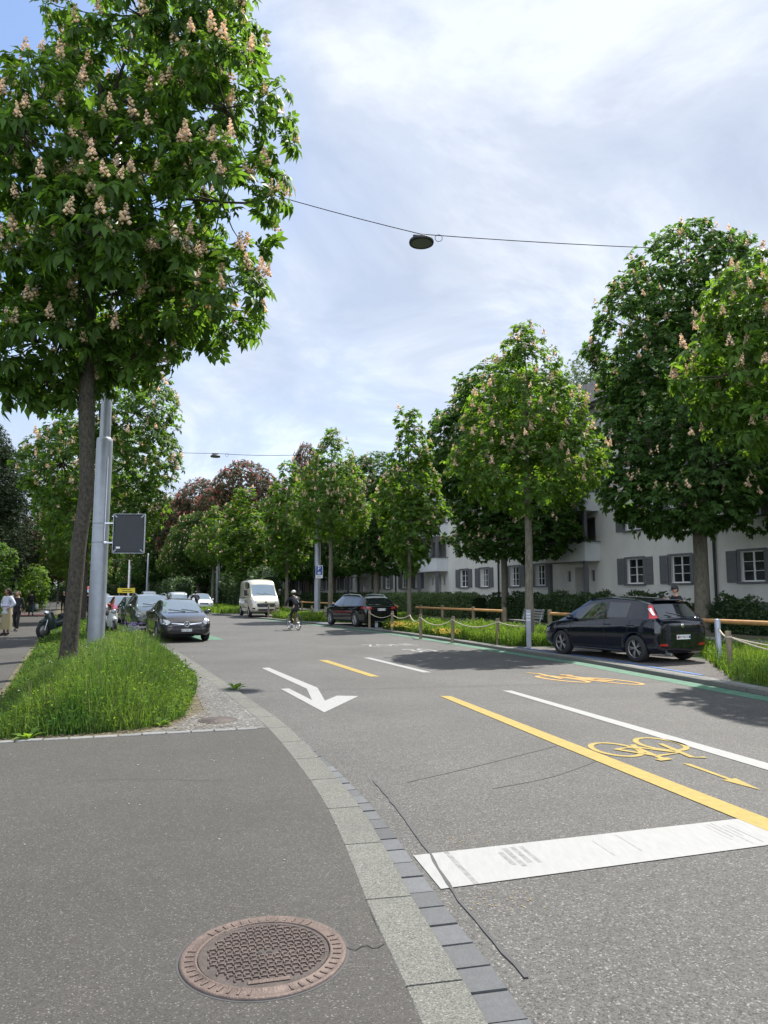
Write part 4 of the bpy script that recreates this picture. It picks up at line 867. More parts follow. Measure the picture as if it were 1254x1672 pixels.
def far_block(name, label, x, y, rz, L, D, H, m, fl, nw, cat='building'):
    t = thing(name, label, cat, (x,y,0), rz); MB().box((0,0,H/2), (L,D,H)).build('wall', m, t)
    r = MB(); r.add([(-L/2-.4,-D/2-.4,H),(L/2+.4,-D/2-.4,H),(L/2+.4,D/2+.4,H),(-L/2-.4,D/2+.4,H),(-L/2+3,0,H+3),(L/2-3,0,H+3)], [(0,1,5,4),(2,3,4,5),(1,2,5),(3,0,4),(3,2,1,0)]); r.build('roof', M['rooftile'], t)
    for f in range(fl):
        for k in range(nw):
            x_ = -L/2+L*(k+.5)/nw; z = 1.9+f*2.9; w_ = MB().box((x_,-D/2-.02,z), (1.3,.1,1.6)).build('window', M['wframe'], t)
            MB().box((x_,-D/2-.075,z), (1.1,.02,1.4)).build('pane', M['wglass'], w_)
far_block('house', 'low reddish brick building at the far end of the street', -66, 182, R(20), 22, 10, 7, M['brick'], 2, 6)

# ---------------------------------------------------------------- poles, lamps, signs
def pole(label, x, y, z, h, r0, r1, zc, name='street_pole', bands=()):
    t = thing(name, label, 'pole', (x,y,z))
    MB().lathe([(r0*1.02,-.1),(r0,zc-.12),(r0*.96,zc-.03),(r1*1.12,zc)], 28).build('sleeve', M['galv'], t)
    MB().lathe([(r1,zc-.02),(r1*.82,h-.02),(.001,h)], 24).build('shaft', M['galv'], t)
    for b in bands: MB().lathe([(r0*1.0,b-.015),(r0*1.035,b-.015),(r0*1.035,b+.015),(r0*1.0,b+.015)], 28).build('clamp_band', M['galv'], t)
    return t
p1 = pole('thick grey steel pole with two clamp bands standing in the grass bed', -7.46, 18.64, PZ, 14.5, .205, .14, 5.72, bands=(3.42,2.92))
MB().tube([(-7.28,18.46,3.0),(-7.27,18.455,5.2)], .012, 6).build('cable_conduit', M['steel'], label='thin cable conduit strapped to the side of the thick grey pole', cat='conduit')
pn = thing('back_panel', 'dark back of a framed notice panel bracketed to the thick grey pole', 'sign panel', (-6.66,18.5,0), R(4))
mb = MB(); mb.box((0,0,3.17), (.78,.05,1.0), bev=.02); mb.build('panel', M['panel'], pn)
mb = MB()
for s in (-1,1): mb.box((s*.40,0,3.17), (.016,.075,1.0)); mb.box((0,0,3.17+s*.51), (.78,.075,.016))
for a in (-1,1):
    for b in (-1,1): mb.tube([(a*.40,0,3.17+b*.48),(a*.375,0,3.17+b*.515)], .02, 8)
mb.build('frame', M['galv'], pn)
mb = MB()
for a in (-1,1):
    for b in (-1,1): mb.box((a*.34,-.032,3.17+b*.45), (.09,.012,.028), M=Matrix.Rotation(a*b*R(-42),4,'Y'))
mb.build('corner_clip', M['galv'], pn)
MB().box((-.26,-.031,2.80), (.10,.008,.05)).build('sticker', M['signwhite'], pn)
for zz in (3.44,2.93): MB().box((-.51,.0,zz), (.24,.03,.035)).build('bracket', M['steel'], pn)

p2 = pole('grey steel pole carrying the blue parking sign', -4.22, 45.2, RZ, 10.7, .185, .14, 4.9)
sg = thing('parking_sign', 'blue parking sign with a white P on the grey pole beyond the cyclist', 'road sign', (-4.08,44.85,0), R(-3))
MB().box((0,0,2.98), (.46,.03,.80), bev=.012).build('board', M['signwhite'], sg)
MB().box((0,-.018,3.08), (.39,.008,.56)).build('blue_field', M['signblue'], sg)
newobj('letter', xf_mesh(text_mesh('P', .38, .003), Matrix.Translation((0,-.027,3.19)) @ Matrix.Rotation(R(90),4,'X')), M['signwhite'], sg)
mb = MB(); mb.box((-.055,-.026,2.91),(.05,.006,.12)); mb.box((.055,-.026,2.91),(.05,.006,.12)); mb.box((0,-.027,2.965),(.17,.006,.03)); mb.box((0,-.027,2.87),(.17,.006,.03)); mb.build('meter_symbol', M['signwhite'], sg)
mb = MB(); mb.box((0,-.019,2.735),(.30,.006,.02)); mb.box((0,-.019,2.665),(.25,.006,.02)); mb.build('small_print', M['ink'], sg)
MB().box((-.33,.1,2.98), (.04,.34,.80)).build('road_sign', M['panel'], label='dark edge-on sign on the far side of the parking sign pole', cat='road sign', loc=(-4.08,44.85,0))
for x, y, h, r, l in [(-20.4,87.5,10.6,.19,'grey pole right of the oncoming white car'),(-34.5,104,7.5,.15,'slim grey pole above the roofs of the parked cars'),(-44.5,125,7.5,.15,'slim far grey pole seen beneath the dark back panel'),(-18.6,45.7,11.4,.17,'grey pole hidden among the left row of chestnuts')]:
    pole(l, x, y, PZ, h, r, r*.8, 4.9)
pole('grey pole beyond the right edge holding the lamp wire', 14.6, 21.4, RZ, 13.3, .19, .14, 5)
def lamp(label, x, y, z, r=.31):
    t = thing('hanging_lamp', label, 'street lamp', (x,y,z), 0, 'lamps hung on wires over the road')
    MB().lathe([(.0001,.13),(.06,.125),(.1,.10),(r*.7,.085),(r*.97,.03),(r,-.01),(r*.97,-.05),(r*.86,-.055),(r*.85,-.04)], 36).build('housing', M['black'], t)
    MB().lathe([(r*.85,-.041),(r*.5,-.047),(.0001,-.05)], 32).build('diffuser', mat('lamp_diffuser', (.16,.18,.155), .35), t)
    MB().box((-.02,0,.16), (.42,.05,.06), rz=.1).build('bracket', M['black'], t)
    return t
def wire(label, pts, ring=None, r=.012, name='lamp_wire'):
    t = thing(name, label, 'wire', pts[0]); o = Vector(pts[0]); mb = MB()
    for a, b, sg_ in zip(pts, pts[1:], [.12]*9):
        a = Vector(a)-o; b = Vector(b)-o; mb.tube([a.lerp(b,k/10)+Vector((0,0,-sg_*4*(k/10)*(1-k/10))) for k in range(11)], r, 5, cap=False)
    mb.build('cable', M['wire'], t)
    if ring is not None:
        rr = MB(); c = Vector(ring)-o; rr.tube([c+Vector((.1*math.cos(q/12*6.2832), 0, -.1+.1*math.sin(q/12*6.2832))) for q in range(13)], .008, 5, cap=False); rr.build('cable_loop', M['wire'], t)
lamp('nearer hanging lamp with oval dark disc, high over the road', 1.02, 18.4, 11.14, .34)
wire('long lamp wire from the thick grey pole across the sky to the right', [(-7.46,18.72,14.15),(1.02,18.4,11.36),(14.6,21.4,12.35)], ring=(1.50,18.5,11.40))
lamp('farther hanging lamp, small against the sky left of the red chestnut', -10.95, 45.4, 10.48, .32)
wire('second lamp wire reaching the pole with the parking sign', [(-18.6,45.7,11.2),(-10.95,45.4,10.68),(-4.22,45.2,10.6)], ring=(-10.2,45.4,10.66), r=.015)
wire('third wire glimpsed beside the dark back panel', [(-38,74,11.0),(-27.5,77,10.3),(-20.4,87.5,10.3)], r=.02)
lamp('farthest hanging lamp over the distant road', -27.5, 77, 10.1, .32)
# yellow works sign far down the road
ys_ = thing('direction_sign', 'yellow direction sign on two legs far down the road above the parked cars', 'road sign', (-27.4,76,0), R(18))
MB().box((0,0,1.98), (1.75,.05,.5)).build('board', M['signyellow'], ys_); mb = MB()
mb.box((-.05,-.03,2.08),(.9,.01,.06)); mb.box((.1,-.03,1.88),(1.0,.01,.06)); mb.build('lettering', M['ink'], ys_)
for s in (-1,1): MB().tube([(s*.7,.04,0),(s*.7,.04,2.3)], .03, 6).build('leg', M['steel'], ys_)
MB().box((0,0,2.9), (.12,.12,5.8)).build('sign_post', M['signwhite'], label='thin white post rising behind the yellow sign', cat='post', loc=(-31.5,88,0))
# footpath signs on the left pavement
for x, y, l in [(-27.8,64,'round grey sign on a thin post on the left pavement'),(-25.7,60,'taller pale post beside the small sign on the left pavement')]:
    t = thing('footpath_sign', l, 'sign', (x,y,PZ)); MB().tube([(0,0,0),(0,0,2.6 if 'round' in l else 3.9)], .03, 8).build('post', M['steel'], t)
    MB().box((0,-.04,2.2 if 'round' in l else 3.5),(.5,.02,.6) if 'round' in l else (.3,.02,.5), bev=.01).build('board', M['galv'], t)

# ---------------------------------------------------------------- fences and street furniture on the right
def rope_post(x, y, h, label, r=.055, m='post', lean=0):
    t = thing('rope_post', label, 'post', (x,y,RZ), 0, 'wooden rope posts along the verge')
    MB().tube([(0,0,-.1),(lean*.5,0,h*.5),(lean,0,h-.015),(lean,0,h)], [r,r,r,r*.8], 12).build('stake', M[m], t)
    MB().tube([(lean*.8-.0,0,h*.84),(lean*.8,0,h*.88)], r*1.18, 12).build('rope_knot', M['rope'], t); return t
rp = [(6.79,14.13,.80,'rope post among bright weeds beside the galvanised post at the right edge'),(3.47,21.96,.78,'rope post nearest to the slender trunk left of the dark hatchback'),(2.25,23.69,.80,'rope post just right of the small orange flower patch, second left of the slender trunk'),(1.32,25.9,.80,'rope post between the bench side posts and the road, third from the slender trunk'),(.33,29.9,.82,'rope post immediately right of the black estate car'),(-.66,32.7,.82,'rope post in front of the rear bumper of the black estate car'),
      (-3.35,41.0,.85,'rope post right of the cyclist and left of the estate car'),(-4.3,42.8,.85,'rope post directly right of the cyclist'),(-5.6,45.2,.85,'rope post left of the cyclist'),(-6.9,45.6,.85,'rope post in front of the camper van bonnet'),(-7.5,46.6,.85,'rope post at the front bumper of the camper van')]
for i, (x,y,h,l) in enumerate(rp): rope_post(x,y,h,l, lean=(-.04,.0,.03,0,.02,0,0,0,0,0,0)[i])
def rope(a, b, sag, label, ha=.68, hb=.68):
    A = Vector(a); B = Vector(b); A = Vector((A.x,A.y,RZ+ha)); B = Vector((B.x,B.y,RZ+hb)); mb = MB()
    mb.tube([A.lerp(B,k/14)-Vector((0,0,sag*4*(k/14)*(1-k/14))) for k in range(15)], .016, 6); o = mb.build('rope', M['rope'], label=label, cat='rope', group='ropes slung between the verge posts'); return o
rope(rp[0][:2], (8.6,12.2), .16, 'upper rope running out of the right edge'); rope(rp[0][:2], (8.8,11.4), .30, 'lower rope sagging out of the right edge'); rope(rp[0][:2], (7.26,15.62), .07, 'short rope between galvanised post and rope post', .68, .8)
rope((4.17,20.5), rp[1][:2], .06, 'short rope from the blue grey bollard to the nearest rope post', .62); rope(rp[1][:2], rp[2][:2], .2, 'rope sagging left of the nearest rope post before the bench'); rope(rp[2][:2], rp[3][:2], .22, 'rope sagging above the small orange flower patch'); rope(rp[3][:2], (1.05,29.2), .2, 'rope running up to the slender trunk with yellow flowers')
rope(rp[4][:2], (1.05,29.2), .15, 'rope just right of the black estate car'); rope(rp[4][:2], rp[5][:2], .18, 'rope hanging across the rear of the black estate car')
rope(rp[7][:2], rp[6][:2], .1, 'rope between the posts right of the cyclist')
def bollard(x, y, h, label, rnd=True, m='galv'):
    t = thing('metal_post', label, 'bollard', (x,y,RZ))
    if rnd: MB().lathe([(.062,-.1),(.062,h-.01),(.055,h),(.0001,h+.004)], 20).build('tube', M[m], t)
    else:
        MB().box((0,0,h/2-.05),(.13,.05,h+.1)).build('tube', M[m], t)
        for z in (.78,.71,.64): MB().box((0,-.027,h*z/.85-.03),(.11,.006,.022)).build('reflector', M['signwhite'], t)
bollard(7.23,15.58,.98,'round galvanised post behind the rope post at the right edge')
bollard(4.12,20.5,1.08,'flat blue grey bollard with white bars in front of the slender trunk', False)
bollard(-.35,33.2,.95,'grey metal post behind the black estate car bumper', False)
# rail fence
def rail_fence(ys, C, label, ex0=0, ex1=0):
    t = thing('rail_fence', label, 'fence', (*cl(C, ys[0]), RZ))
    o = Vector((*cl(C, ys[0]), 0)); d = Vector((-CP,1,0)).normalized()
    for y in ys: p = Vector((*cl(C,y),0))-o; MB().tube([p+Vector((0,0,-.1)), p+Vector((0,0,.98))], .075, 12).build('post', M['post'], t)
    a = Vector((*cl(C,ys[0]),0))-o-d*ex0; b = Vector((*cl(C,ys[-1]),0))-o+d*ex1; n = Vector((-d.y,d.x,0))*.0
    MB().tube([a+n+Vector((0,0,.84)), a.lerp(b,.5)+n+Vector((0,0,.84)), b+n+Vector((0,0,.84))], [.058,.06,.058], 10).build('rail', M['rail'], t)
rail_fence([13.0,15.9,18.8], 15.5, 'orange timber rail fence on weathered posts running out at the right edge', 3, 1.2)
rail_fence([21.6,25.0], 15.6, 'short orange timber rail fence seen between bench and dark hatchback', 1.2, 0)
rail_fence([28.7,31.1,33.9,36.2], 16.1, 'timber rail fence in front of the pale topped hedge', 0, .6)
rail_fence([40,44,48], 16.3, 'distant timber rail fence behind the cyclist', .5, 1.5)
rail_fence([53,57,61], 17.0, 'timber rail at the nose of the camper van', .5, 1)
# bench
bn = thing('park_bench', 'slatted grey park bench on the path beyond the slender trunk', 'bench', (5.75,29.1,RZ), math.atan2(1,-CP)+R(180)-R(8))
for i in range(5): MB().box((0,-.12+.095*i*-1+.18,.45+.004*i), (1.9,.075,.03)).build('seat_slat', M['setts'], bn)
for i in range(4): MB().box((0,.28+.028*i,.56+.105*i), (1.9,.028,.075), M=Matrix.Rotation(R(-15),4,'X')).build('back_slat', M['setts'], bn)
for s in (-.8,0,.8): MB().tube([(s,-.30,0),(s,-.22,.42),(s,.22,.42),(s,.40,.93)], .022, 8).tube([(s,.22,.42),(s,.36,0)], .022, 8).build('leg', M['galv'], bn)
# stone pillars and low wall, left
for x, y, l in [(-31.0,60.0,'nearer stone gate pillar on the far left'),(-32.9,64.2,'farther stone gate pillar on the far left')]:
    t = thing('gate_pillar', l, 'pillar', (x,y,PZ), .3); MB().box((0,0,.8),(.7,.5,1.6)).build('shaft', M['stonewall'], t); MB().box((0,0,1.66),(.85,.62,.12), bev=.02).build('cap', M['stonewall'], t)
t = thing('garden_fence', 'pale slatted garden fence between the stone pillars', 'fence', (-29.9,57.6,PZ), math.atan2(1,-.44))
for k in range(12): MB().box((k*.16-.9,0,.75),(.10,.03,1.5)).build('slat', M['stonewall'], t)
t = thing('path_barrier', 'low red and white barrier rail on the far left pavement', 'barrier', (-30.2,70,PZ))
MB().box((0,0,.75),(6,.06,.12)).build('rail', M['stonewall'], t)
for s in (-2.4,0,2.4): MB().box((s,0,.35),(.07,.07,.7)).build('leg', M['stonewall'], t)

# ---------------------------------------------------------------- vehicles
def eval_mesh(o):
    dg = bpy.context.evaluated_depsgraph_get(); dg.update(); return bpy.data.meshes.new_from_object(o.evaluated_get(dg))
CARS = {
 'hatch': dict(st=[(-1.98,.70,.34,.80,.88,.58),(-1.95,.785,.25,.92,.98,.65),(-1.89,.82,.21,.965,1.02,.68),(-1.62,.83,.19,.985,1.32,.585),(-1.44,.838,.18,.985,1.395,.58),(-1.08,.845,.18,.975,1.455,.59),(-.42,.845,.18,.945,1.492,.605),(-.34,.845,.18,.94,1.494,.605),(.22,.845,.18,.91,1.455,.60),(.68,.845,.18,.89,1.25,.645),(1.16,.84,.18,.865,.955,.70),(1.48,.83,.19,.83,.885,.68),(1.80,.79,.21,.74,.79,.60),(1.96,.69,.27,.64,.69,.50),(2.03,.52,.34,.52,.57,.34)],
   side=[(-1.08,-.42),(-.34,.68)], ws=(.22,1.16), rg=(-1.89,-1.62), wx=(1.19,-1.32), wr=.305, seams=[-.38,.78,-1.2]),
 'estate': dict(st=[(-2.37,.80,.36,.84,.90,.64),(-2.33,.875,.26,.93,.99,.70),(-2.22,.885,.22,.97,1.04,.74),(-1.95,.905,.20,.98,1.33,.66),(-1.82,.91,.19,.98,1.395,.65),(-1.62,.915,.19,.97,1.425,.65),(-.95,.92,.19,.955,1.455,.655),(-.89,.92,.19,.955,1.458,.655),(-.06,.92,.19,.94,1.47,.66),(.02,.92,.19,.94,1.47,.66),(.58,.92,.19,.93,1.42,.655),(1.0,.915,.19,.92,1.21,.70),(1.36,.91,.19,.91,.99,.75),(1.75,.90,.20,.87,.93,.72),(2.12,.85,.22,.78,.83,.64),(2.30,.75,.28,.66,.71,.54),(2.37,.58,.34,.54,.59,.38)],
   side=[(-1.62,-.95),(-.89,-.06),(.02,1.0)], ws=(.58,1.36), rg=(-2.22,-1.95), wx=(1.42,-1.38), wr=.345, seams=[-.02,1.05,-.98]),
 'coupe': dict(st=[(-2.31,.62,.42,.82,.88,.55),(-2.26,.80,.28,.93,.985,.66),(-2.10,.85,.22,.96,1.03,.68),(-1.72,.88,.20,.96,1.05,.66),(-1.05,.888,.19,.945,1.32,.60),(-.75,.89,.18,.94,1.385,.60),(-.20,.89,.18,.93,1.43,.61),(-.12,.89,.18,.93,1.43,.61),(.45,.89,.18,.92,1.39,.605),(.88,.89,.18,.91,1.19,.66),(1.30,.885,.18,.89,.97,.73),(1.70,.875,.19,.855,.92,.72),(2.05,.84,.20,.78,.835,.66),(2.24,.77,.23,.68,.72,.58),(2.33,.62,.29,.55,.60,.42)],
   side=[(-1.05,-.20),(-.12,.88)], ws=(.45,1.30), rg=(-1.72,-1.05), wx=(1.42,-1.28), wr=.325, seams=[-.16,.95,-1.0]),
 'suv': dict(st=[(-2.30,.70,.45,.92,.98,.60),(-2.26,.86,.32,1.04,1.10,.72),(-2.17,.90,.27,1.08,1.15,.76),(-1.98,.92,.25,1.09,1.48,.70),(-1.85,.925,.24,1.09,1.56,.69),(-1.60,.93,.24,1.08,1.60,.69),(-.95,.935,.24,1.07,1.645,.69),(-.88,.935,.24,1.07,1.648,.69),(-.10,.935,.24,1.05,1.66,.695),(-.02,.935,.24,1.05,1.66,.695),(.52,.935,.24,1.04,1.61,.69),(.95,.93,.24,1.03,1.38,.74),(1.28,.925,.24,1.02,1.13,.79),(1.68,.915,.25,.99,1.06,.77),(2.05,.87,.27,.90,.96,.70),(2.22,.78,.33,.78,.83,.60),(2.29,.60,.40,.64,.69,.42)],
   side=[(-1.60,-.95),(-.88,-.10),(-.02,.95)], ws=(.52,1.28), rg=(-2.17,-1.98), wx=(1.36,-1.34), wr=.355, seams=[-.06,1.0,-.92]),
 'van': dict(st=[(-2.70,.80,.50,1.2,2.3,.74),(-2.66,.93,.35,1.3,2.44,.84),(-2.55,.98,.28,1.35,2.50,.87),(-1.6,1.0,.26,1.35,2.53,.88),(-.25,1.01,.26,1.35,2.53,.88),(.28,1.02,.26,1.36,2.53,.88),(.38,1.02,.26,1.36,2.525,.88),(1.02,1.02,.26,1.36,2.44,.87),(1.25,1.02,.26,1.36,2.16,.84),(1.62,1.015,.26,1.34,1.78,.86),(1.98,1.01,.27,1.22,1.40,.88),(2.32,.98,.29,1.12,1.24,.84),(2.55,.92,.33,.98,1.06,.76),(2.66,.82,.38,.80,.87,.64),(2.70,.66,.42,.62,.68,.46)],
   side=[(-.25,.28),(.38,1.25)], ws=(1.25,1.98), rg=(-2.66,-2.66), wx=(1.75,-1.70), wr=.345, seams=[.33,1.35,-.9]),
}
def car(kind, name, label, loc, rz, pm, cat='car', group=None, front='plain', wheel='alloy', platetxt=None, rearplate=None, detail=True, roof_rails=False, glassm=None):
    c = CARS[kind]; t = thing(name, label, cat, loc, rz, group); st = c['st']; mats = [pm, M['carglass'], M['black']]
    rings = []
    for x, w_, zb, zt, ztop, wt in st:
        hb = zt+(ztop-zt)*.86; A = (.955*w_, zt); B = (wt, hb)
        if kind == 'van': lp = lambda q: (A[0]+(B[0]-A[0])*q, A[1]+(B[1]-A[1])*q)
        else: lp = lambda q: (A[0]+(B[0]-A[0])*q, A[1]+(B[1]-A[1])*q)
        q7 = .55 if (kind == 'van') and x < 1.1 else .88
        half = [(0,zb),(.82*w_,zb),(.965*w_,zb+.09),(w_,zb+.45*(zt-zb)),(.995*w_,zt-.16),A,lp(.07),lp(q7),B,(.93*wt,ztop-.008),(0,ztop+.02)]
        rings.append([(x,y,z) for y,z in half] + [(x,-y,z) for y,z in half[-2:0:-1]])
    n = len(rings[0]); V = [p for r in rings for p in r]; F = []; MI = []
    ins = lambda a, b, rg: a >= rg[0]-1e-4 and b <= rg[1]+1e-4
    for i in range(len(st)-1):
        a, b = st[i][0], st[i+1][0]
        for k in range(n):
            F.append((i*n+k, (i+1)*n+k, (i+1)*n+(k+1)%n, i*n+(k+1)%n)); mi = 0
            if k in (6, n-8) and any(ins(a,b,s) for s in c['side']): mi = 1
            if k in (9, 10) and (ins(a,b,c['ws']) or (kind != 'van' and ins(a,b,c['rg']))): mi = 1
            if k in (0, n-1): mi = 2
            MI.append(mi)
    F.append(tuple(range(n))); MI.append(0); F.append(tuple(range((len(st)-1)*n, len(st)*n))[::-1]); MI.append(0)
    me = bpy.data.meshes.new('body'); me.from_pydata(V, [], F)
    for m_ in mats: me.materials.append(m_)
    me.polygons.foreach_set('material_index', MI)
    bm = bmesh.new(); bm.from_mesh(me); bmesh.ops.recalc_face_normals(bm, faces=bm.faces[:])
    cl_ = bm.edges.layers.float.new('crease_edge')
    k8 = .75 if kind == 'van' else .45
    for e in bm.edges:
        ms = {f.material_index for f in e.link_faces}; ia, ka = divmod(e.verts[0].index, n); ib, kb = divmod(e.verts[1].index, n)
        if ka == kb and ka in (5, n-5): e[cl_] = .5
        if ka == kb and ka in (8, n-8): e[cl_] = k8
        if ka == kb and ka in (1, 2, n-1, n-2): e[cl_] = .4
        if ia == ib and ia in (0, len(st)-1): e[cl_] = .55
        if ia == ib and ia == 2 and kind != 'van': e[cl_] = .35
        if 1 in ms and len(ms) > 1: e[cl_] = .85
    cv_ = bm.verts.layers.float.new('crease_vert')
    for v in bm.verts:
        if sum(f.material_index == 1 for f in v.link_faces) == 1: v[cv_] = 1
    bm.to_mesh(me); bm.free(); me.polygons.foreach_set('use_smooth', [True]*len(me.polygons))
    o = newobj('body', me, None, t); sb = o.modifiers.new('s','SUBSURF'); sb.levels = sb.render_levels = 2
    # wheel arches
    cut = MB(); hw = max(s[1] for s in st); wr = c['wr']
    for wx in c['wx']:
        for s in (-1,1): cut.tube([(wx,s*(hw-.27),wr),(wx,s*(hw+.2),wr)], wr+.05, 28)
    cm = cut.mesh('c'); 
    for m_ in mats: cm.materials.append(m_)
    cm.polygons.foreach_set('material_index', [2]*len(cm.polygons)); co = bpy.data.objects.new('c', cm); COL.objects.link(co); co.parent = t
    bo = o.modifiers.new('b','BOOLEAN'); bo.object = co; bo.operation = 'DIFFERENCE'; bo.solver = 'EXACT'
    m2 = eval_mesh(o); bpy.data.objects.remove(co)
    o.modifiers.clear(); o.data = m2
    bmm = bmesh.new(); bmm.from_mesh(m2); bvh = BVHTree.FromBMesh(bmm)
    # split glass faces into their own parts
    gf = [f for f in bmm.faces if f.material_index == 1]; seen = set()
    for f in gf:
        if f.index in seen: continue
        stack = [f]; isl = []; seen.add(f.index)
        while stack:
            g = stack.pop(); isl.append(g)
            for e in g.edges:
                for h in e.link_faces:
                    if h.material_index == 1 and h.index not in seen: seen.add(h.index); stack.append(h)
        cx = sum(g.calc_center_median().x for g in isl)/len(isl); cy = sum(g.calc_center_median().y for g in isl)/len(isl)
        nm = 'windscreen' if abs(cy) < .2 and cx > 0 else 'rear_window' if abs(cy) < .2 else 'side_window'
        vm = {}; vs = []; fs = []
        for g in isl:
            for v in g.verts:
                if v.index not in vm: vm[v.index] = len(vs); vs.append(v.co+v.normal*.002)
            fs.append([vm[v.index] for v in g.verts])
        mb = MB(); mb.add(vs, fs, True); mb.build(nm, M['windscreen'] if nm == 'windscreen' else M['carglass'], t)
    bmesh.ops.delete(bmm, geom=gf, context='FACES'); 
    # dark liner under the glass keeps the shell closed
    bmm.to_mesh(m2); bmm.free(); m2.materials.clear(); 
    for m_ in (pm, M['black'], M['black']): m2.materials.append(m_)
    L0, L1 = st[0][0], st[-1][0]
    def decal(nm, poly, ax, m, off=.005, par=None, cuts=2):
        bm = bmesh.new(); vs = [bm.verts.new((a,b,0)) for a,b in poly]; f = bm.faces.new(vs); bmesh.ops.triangulate(bm, faces=[f]); bmesh.ops.subdivide_edges(bm, edges=bm.edges[:], cuts=cuts, use_grid_fill=True); 
        bm.verts.index_update(); pv = []; ok = []; uv = [v.co.xy.copy() for v in bm.verts]
        for v in bm.verts:
            a, b = v.co.x, v.co.y
            if ax == 'L': og, dr = Vector((a,3,b)), Vector((0,-1,0))
            elif ax == 'R': og, dr = Vector((a,-3,b)), Vector((0,1,0))
            elif ax == 'F': og, dr = Vector((4,a,b)), Vector((-1,0,0))
            elif ax == 'B': og, dr = Vector((-4,a,b)), Vector((1,0,0))
            else: og, dr = Vector((a,b,4)), Vector((0,0,-1))
            h, nn, ix, ds = bvh.ray_cast(og, dr)
            ok.append(h is not None); pv.append((h+nn*off*(1 if nn.dot(dr) < 0 else -1)) if h is not None else og)
        fs = [[v.index for v in f.verts] for f in bm.faces if all(ok[v.index] for v in f.verts)]; bm.free()
        fs = [f for f in fs if all((pv[a]-pv[b]).length < 3.2*(uv[a]-uv[b]).length+.01 for a, b in zip(f, f[1:]+f[:1]))]
        if not fs: return None
        par_ = {}
        def fd(a):
            while par_.setdefault(a, a) != a: a = par_[a]
            return a
        for f in fs:
            for a in f[1:]: par_[fd(a)] = fd(f[0])
        cnt = {}
        for f in fs: cnt[fd(f[0])] = cnt.get(fd(f[0]), 0)+1
        best = max(cnt, key=cnt.get); fs = [f for f in fs if fd(f[0]) == best]
        us = sorted({i for f in fs for i in f}); rm = {i: k for k, i in enumerate(us)}; pv = [pv[i] for i in us]; fs = [[rm[i] for i in f] for f in fs]
        mb = MB(); mb.add(pv, fs, True); return mb.build(nm, m, par or t)
    def seam(pts, ax, wd=.010, m=None):
        mb_pts = []
        P = [Vector((a,b)) for a,b in pts]; 
        for i in range(len(P)-1):
            d = (P[i+1]-P[i]).normalized(); nn = Vector((-d.y,d.x))*wd/2
            decal('door_seam' if ax in 'LR' else 'panel_seam', [tuple(P[i]-nn),tuple(P[i+1]-nn),tuple(P[i+1]+nn),tuple(P[i]+nn)], ax, m or M['dark'], .003, cuts=5)
    zb = st[len(st)//2][2]; hz = st[-4][4]; fw = st[-4][1]; vs_ = 1.25 if kind == 'van' else 1.0
    # front
    H = st[-3][4]
    if kind == 'van':
        for s in (-1,1): decal('headlight', [(s*.60,1.02),(s*.93,1.20),(s*.96,1.10),(s*.86,.94),(s*.66,.92)], 'F', M['lampglass'])
        decal('grille', [(-.55,.66),(.55,.66),(.62,.88),(-.62,.88)], 'F', M['black']); decal('bumper_bar', [(-.62,.90),(.62,.90),(.62,.935),(-.62,.935)], 'F', M['chrome'], .01)
        decal('lower_intake', [(-.5,.42),(.5,.42),(.56,.54),(-.56,.54)], 'F', M['black'])
        for s in (-1,1): decal('fog_lamp', [(s*.70,.52),(s*.88,.54),(s*.88,.62),(s*.70,.62)], 'F', M['black'])
        ex = .82
    else:
        z1 = H-.10; z0 = z1-.17; gw = .42 if front != 'star' else .50
        if front == 'star':
            decal('grille', [(-.42,z0-.10),(.42,z0-.10),(.53,z0+.06),(.50,z1-.02),(-.50,z1-.02),(-.53,z0+.06)], 'F', M['black'])
            for s in (-1,1): decal('grille_bar', [(s*.10,z0+.045),(s*.49,z0+.075),(s*.49,z0+.055),(s*.10,z0+.02)], 'F', M['chrome'], .014)
            q = bvh.ray_cast(Vector((4,0,z0+.035)), Vector((-1,0,0)))[0]; em = MB(); cx = q.x+.02
            em.tube([(cx,.088*math.cos(k/24*6.2832),z0+.035+.088*math.sin(k/24*6.2832)) for k in range(25)], .009, 6, cap=False)
            for k in range(3):
                a = R(90+120*k); em.tube([(cx+.004,0,z0+.035),(cx,.086*math.cos(a),z0+.035+.086*math.sin(a))], [.014,.004], 4)
            em.build('emblem', M['chrome'], t)
            decal('lower_intake', [(-.62,zb+.10),(.62,zb+.10),(.50,zb+.24),(-.50,zb+.24)], 'F', M['black'])
            decal('bumper_bar', [(-.70,zb+.055),(.70,zb+.055),(.70,zb+.075),(-.70,zb+.075)], 'F', M['chrome'], .01)
            decal('bonnet_crease', [(1.32,-.42),(1.36,-.52),(2.0,-.36),(2.0,-.33)], 'T', M['chrome'], .001) if False else None
        else:
            decal('grille', [(-.36,z0-.02),(.36,z0-.02),(.40,z1-.04),(-.40,z1-.04)], 'F', M['black'])
            decal('grille_bar', [(-.38,z1-.07),(.38,z1-.07),(.38,z1-.055),(-.38,z1-.055)], 'F', M['chrome'], .01)
            decal('lower_intake', [(-.50,zb+.10),(.50,zb+.10),(.42,zb+.22),(-.42,zb+.22)], 'F', M['black'])
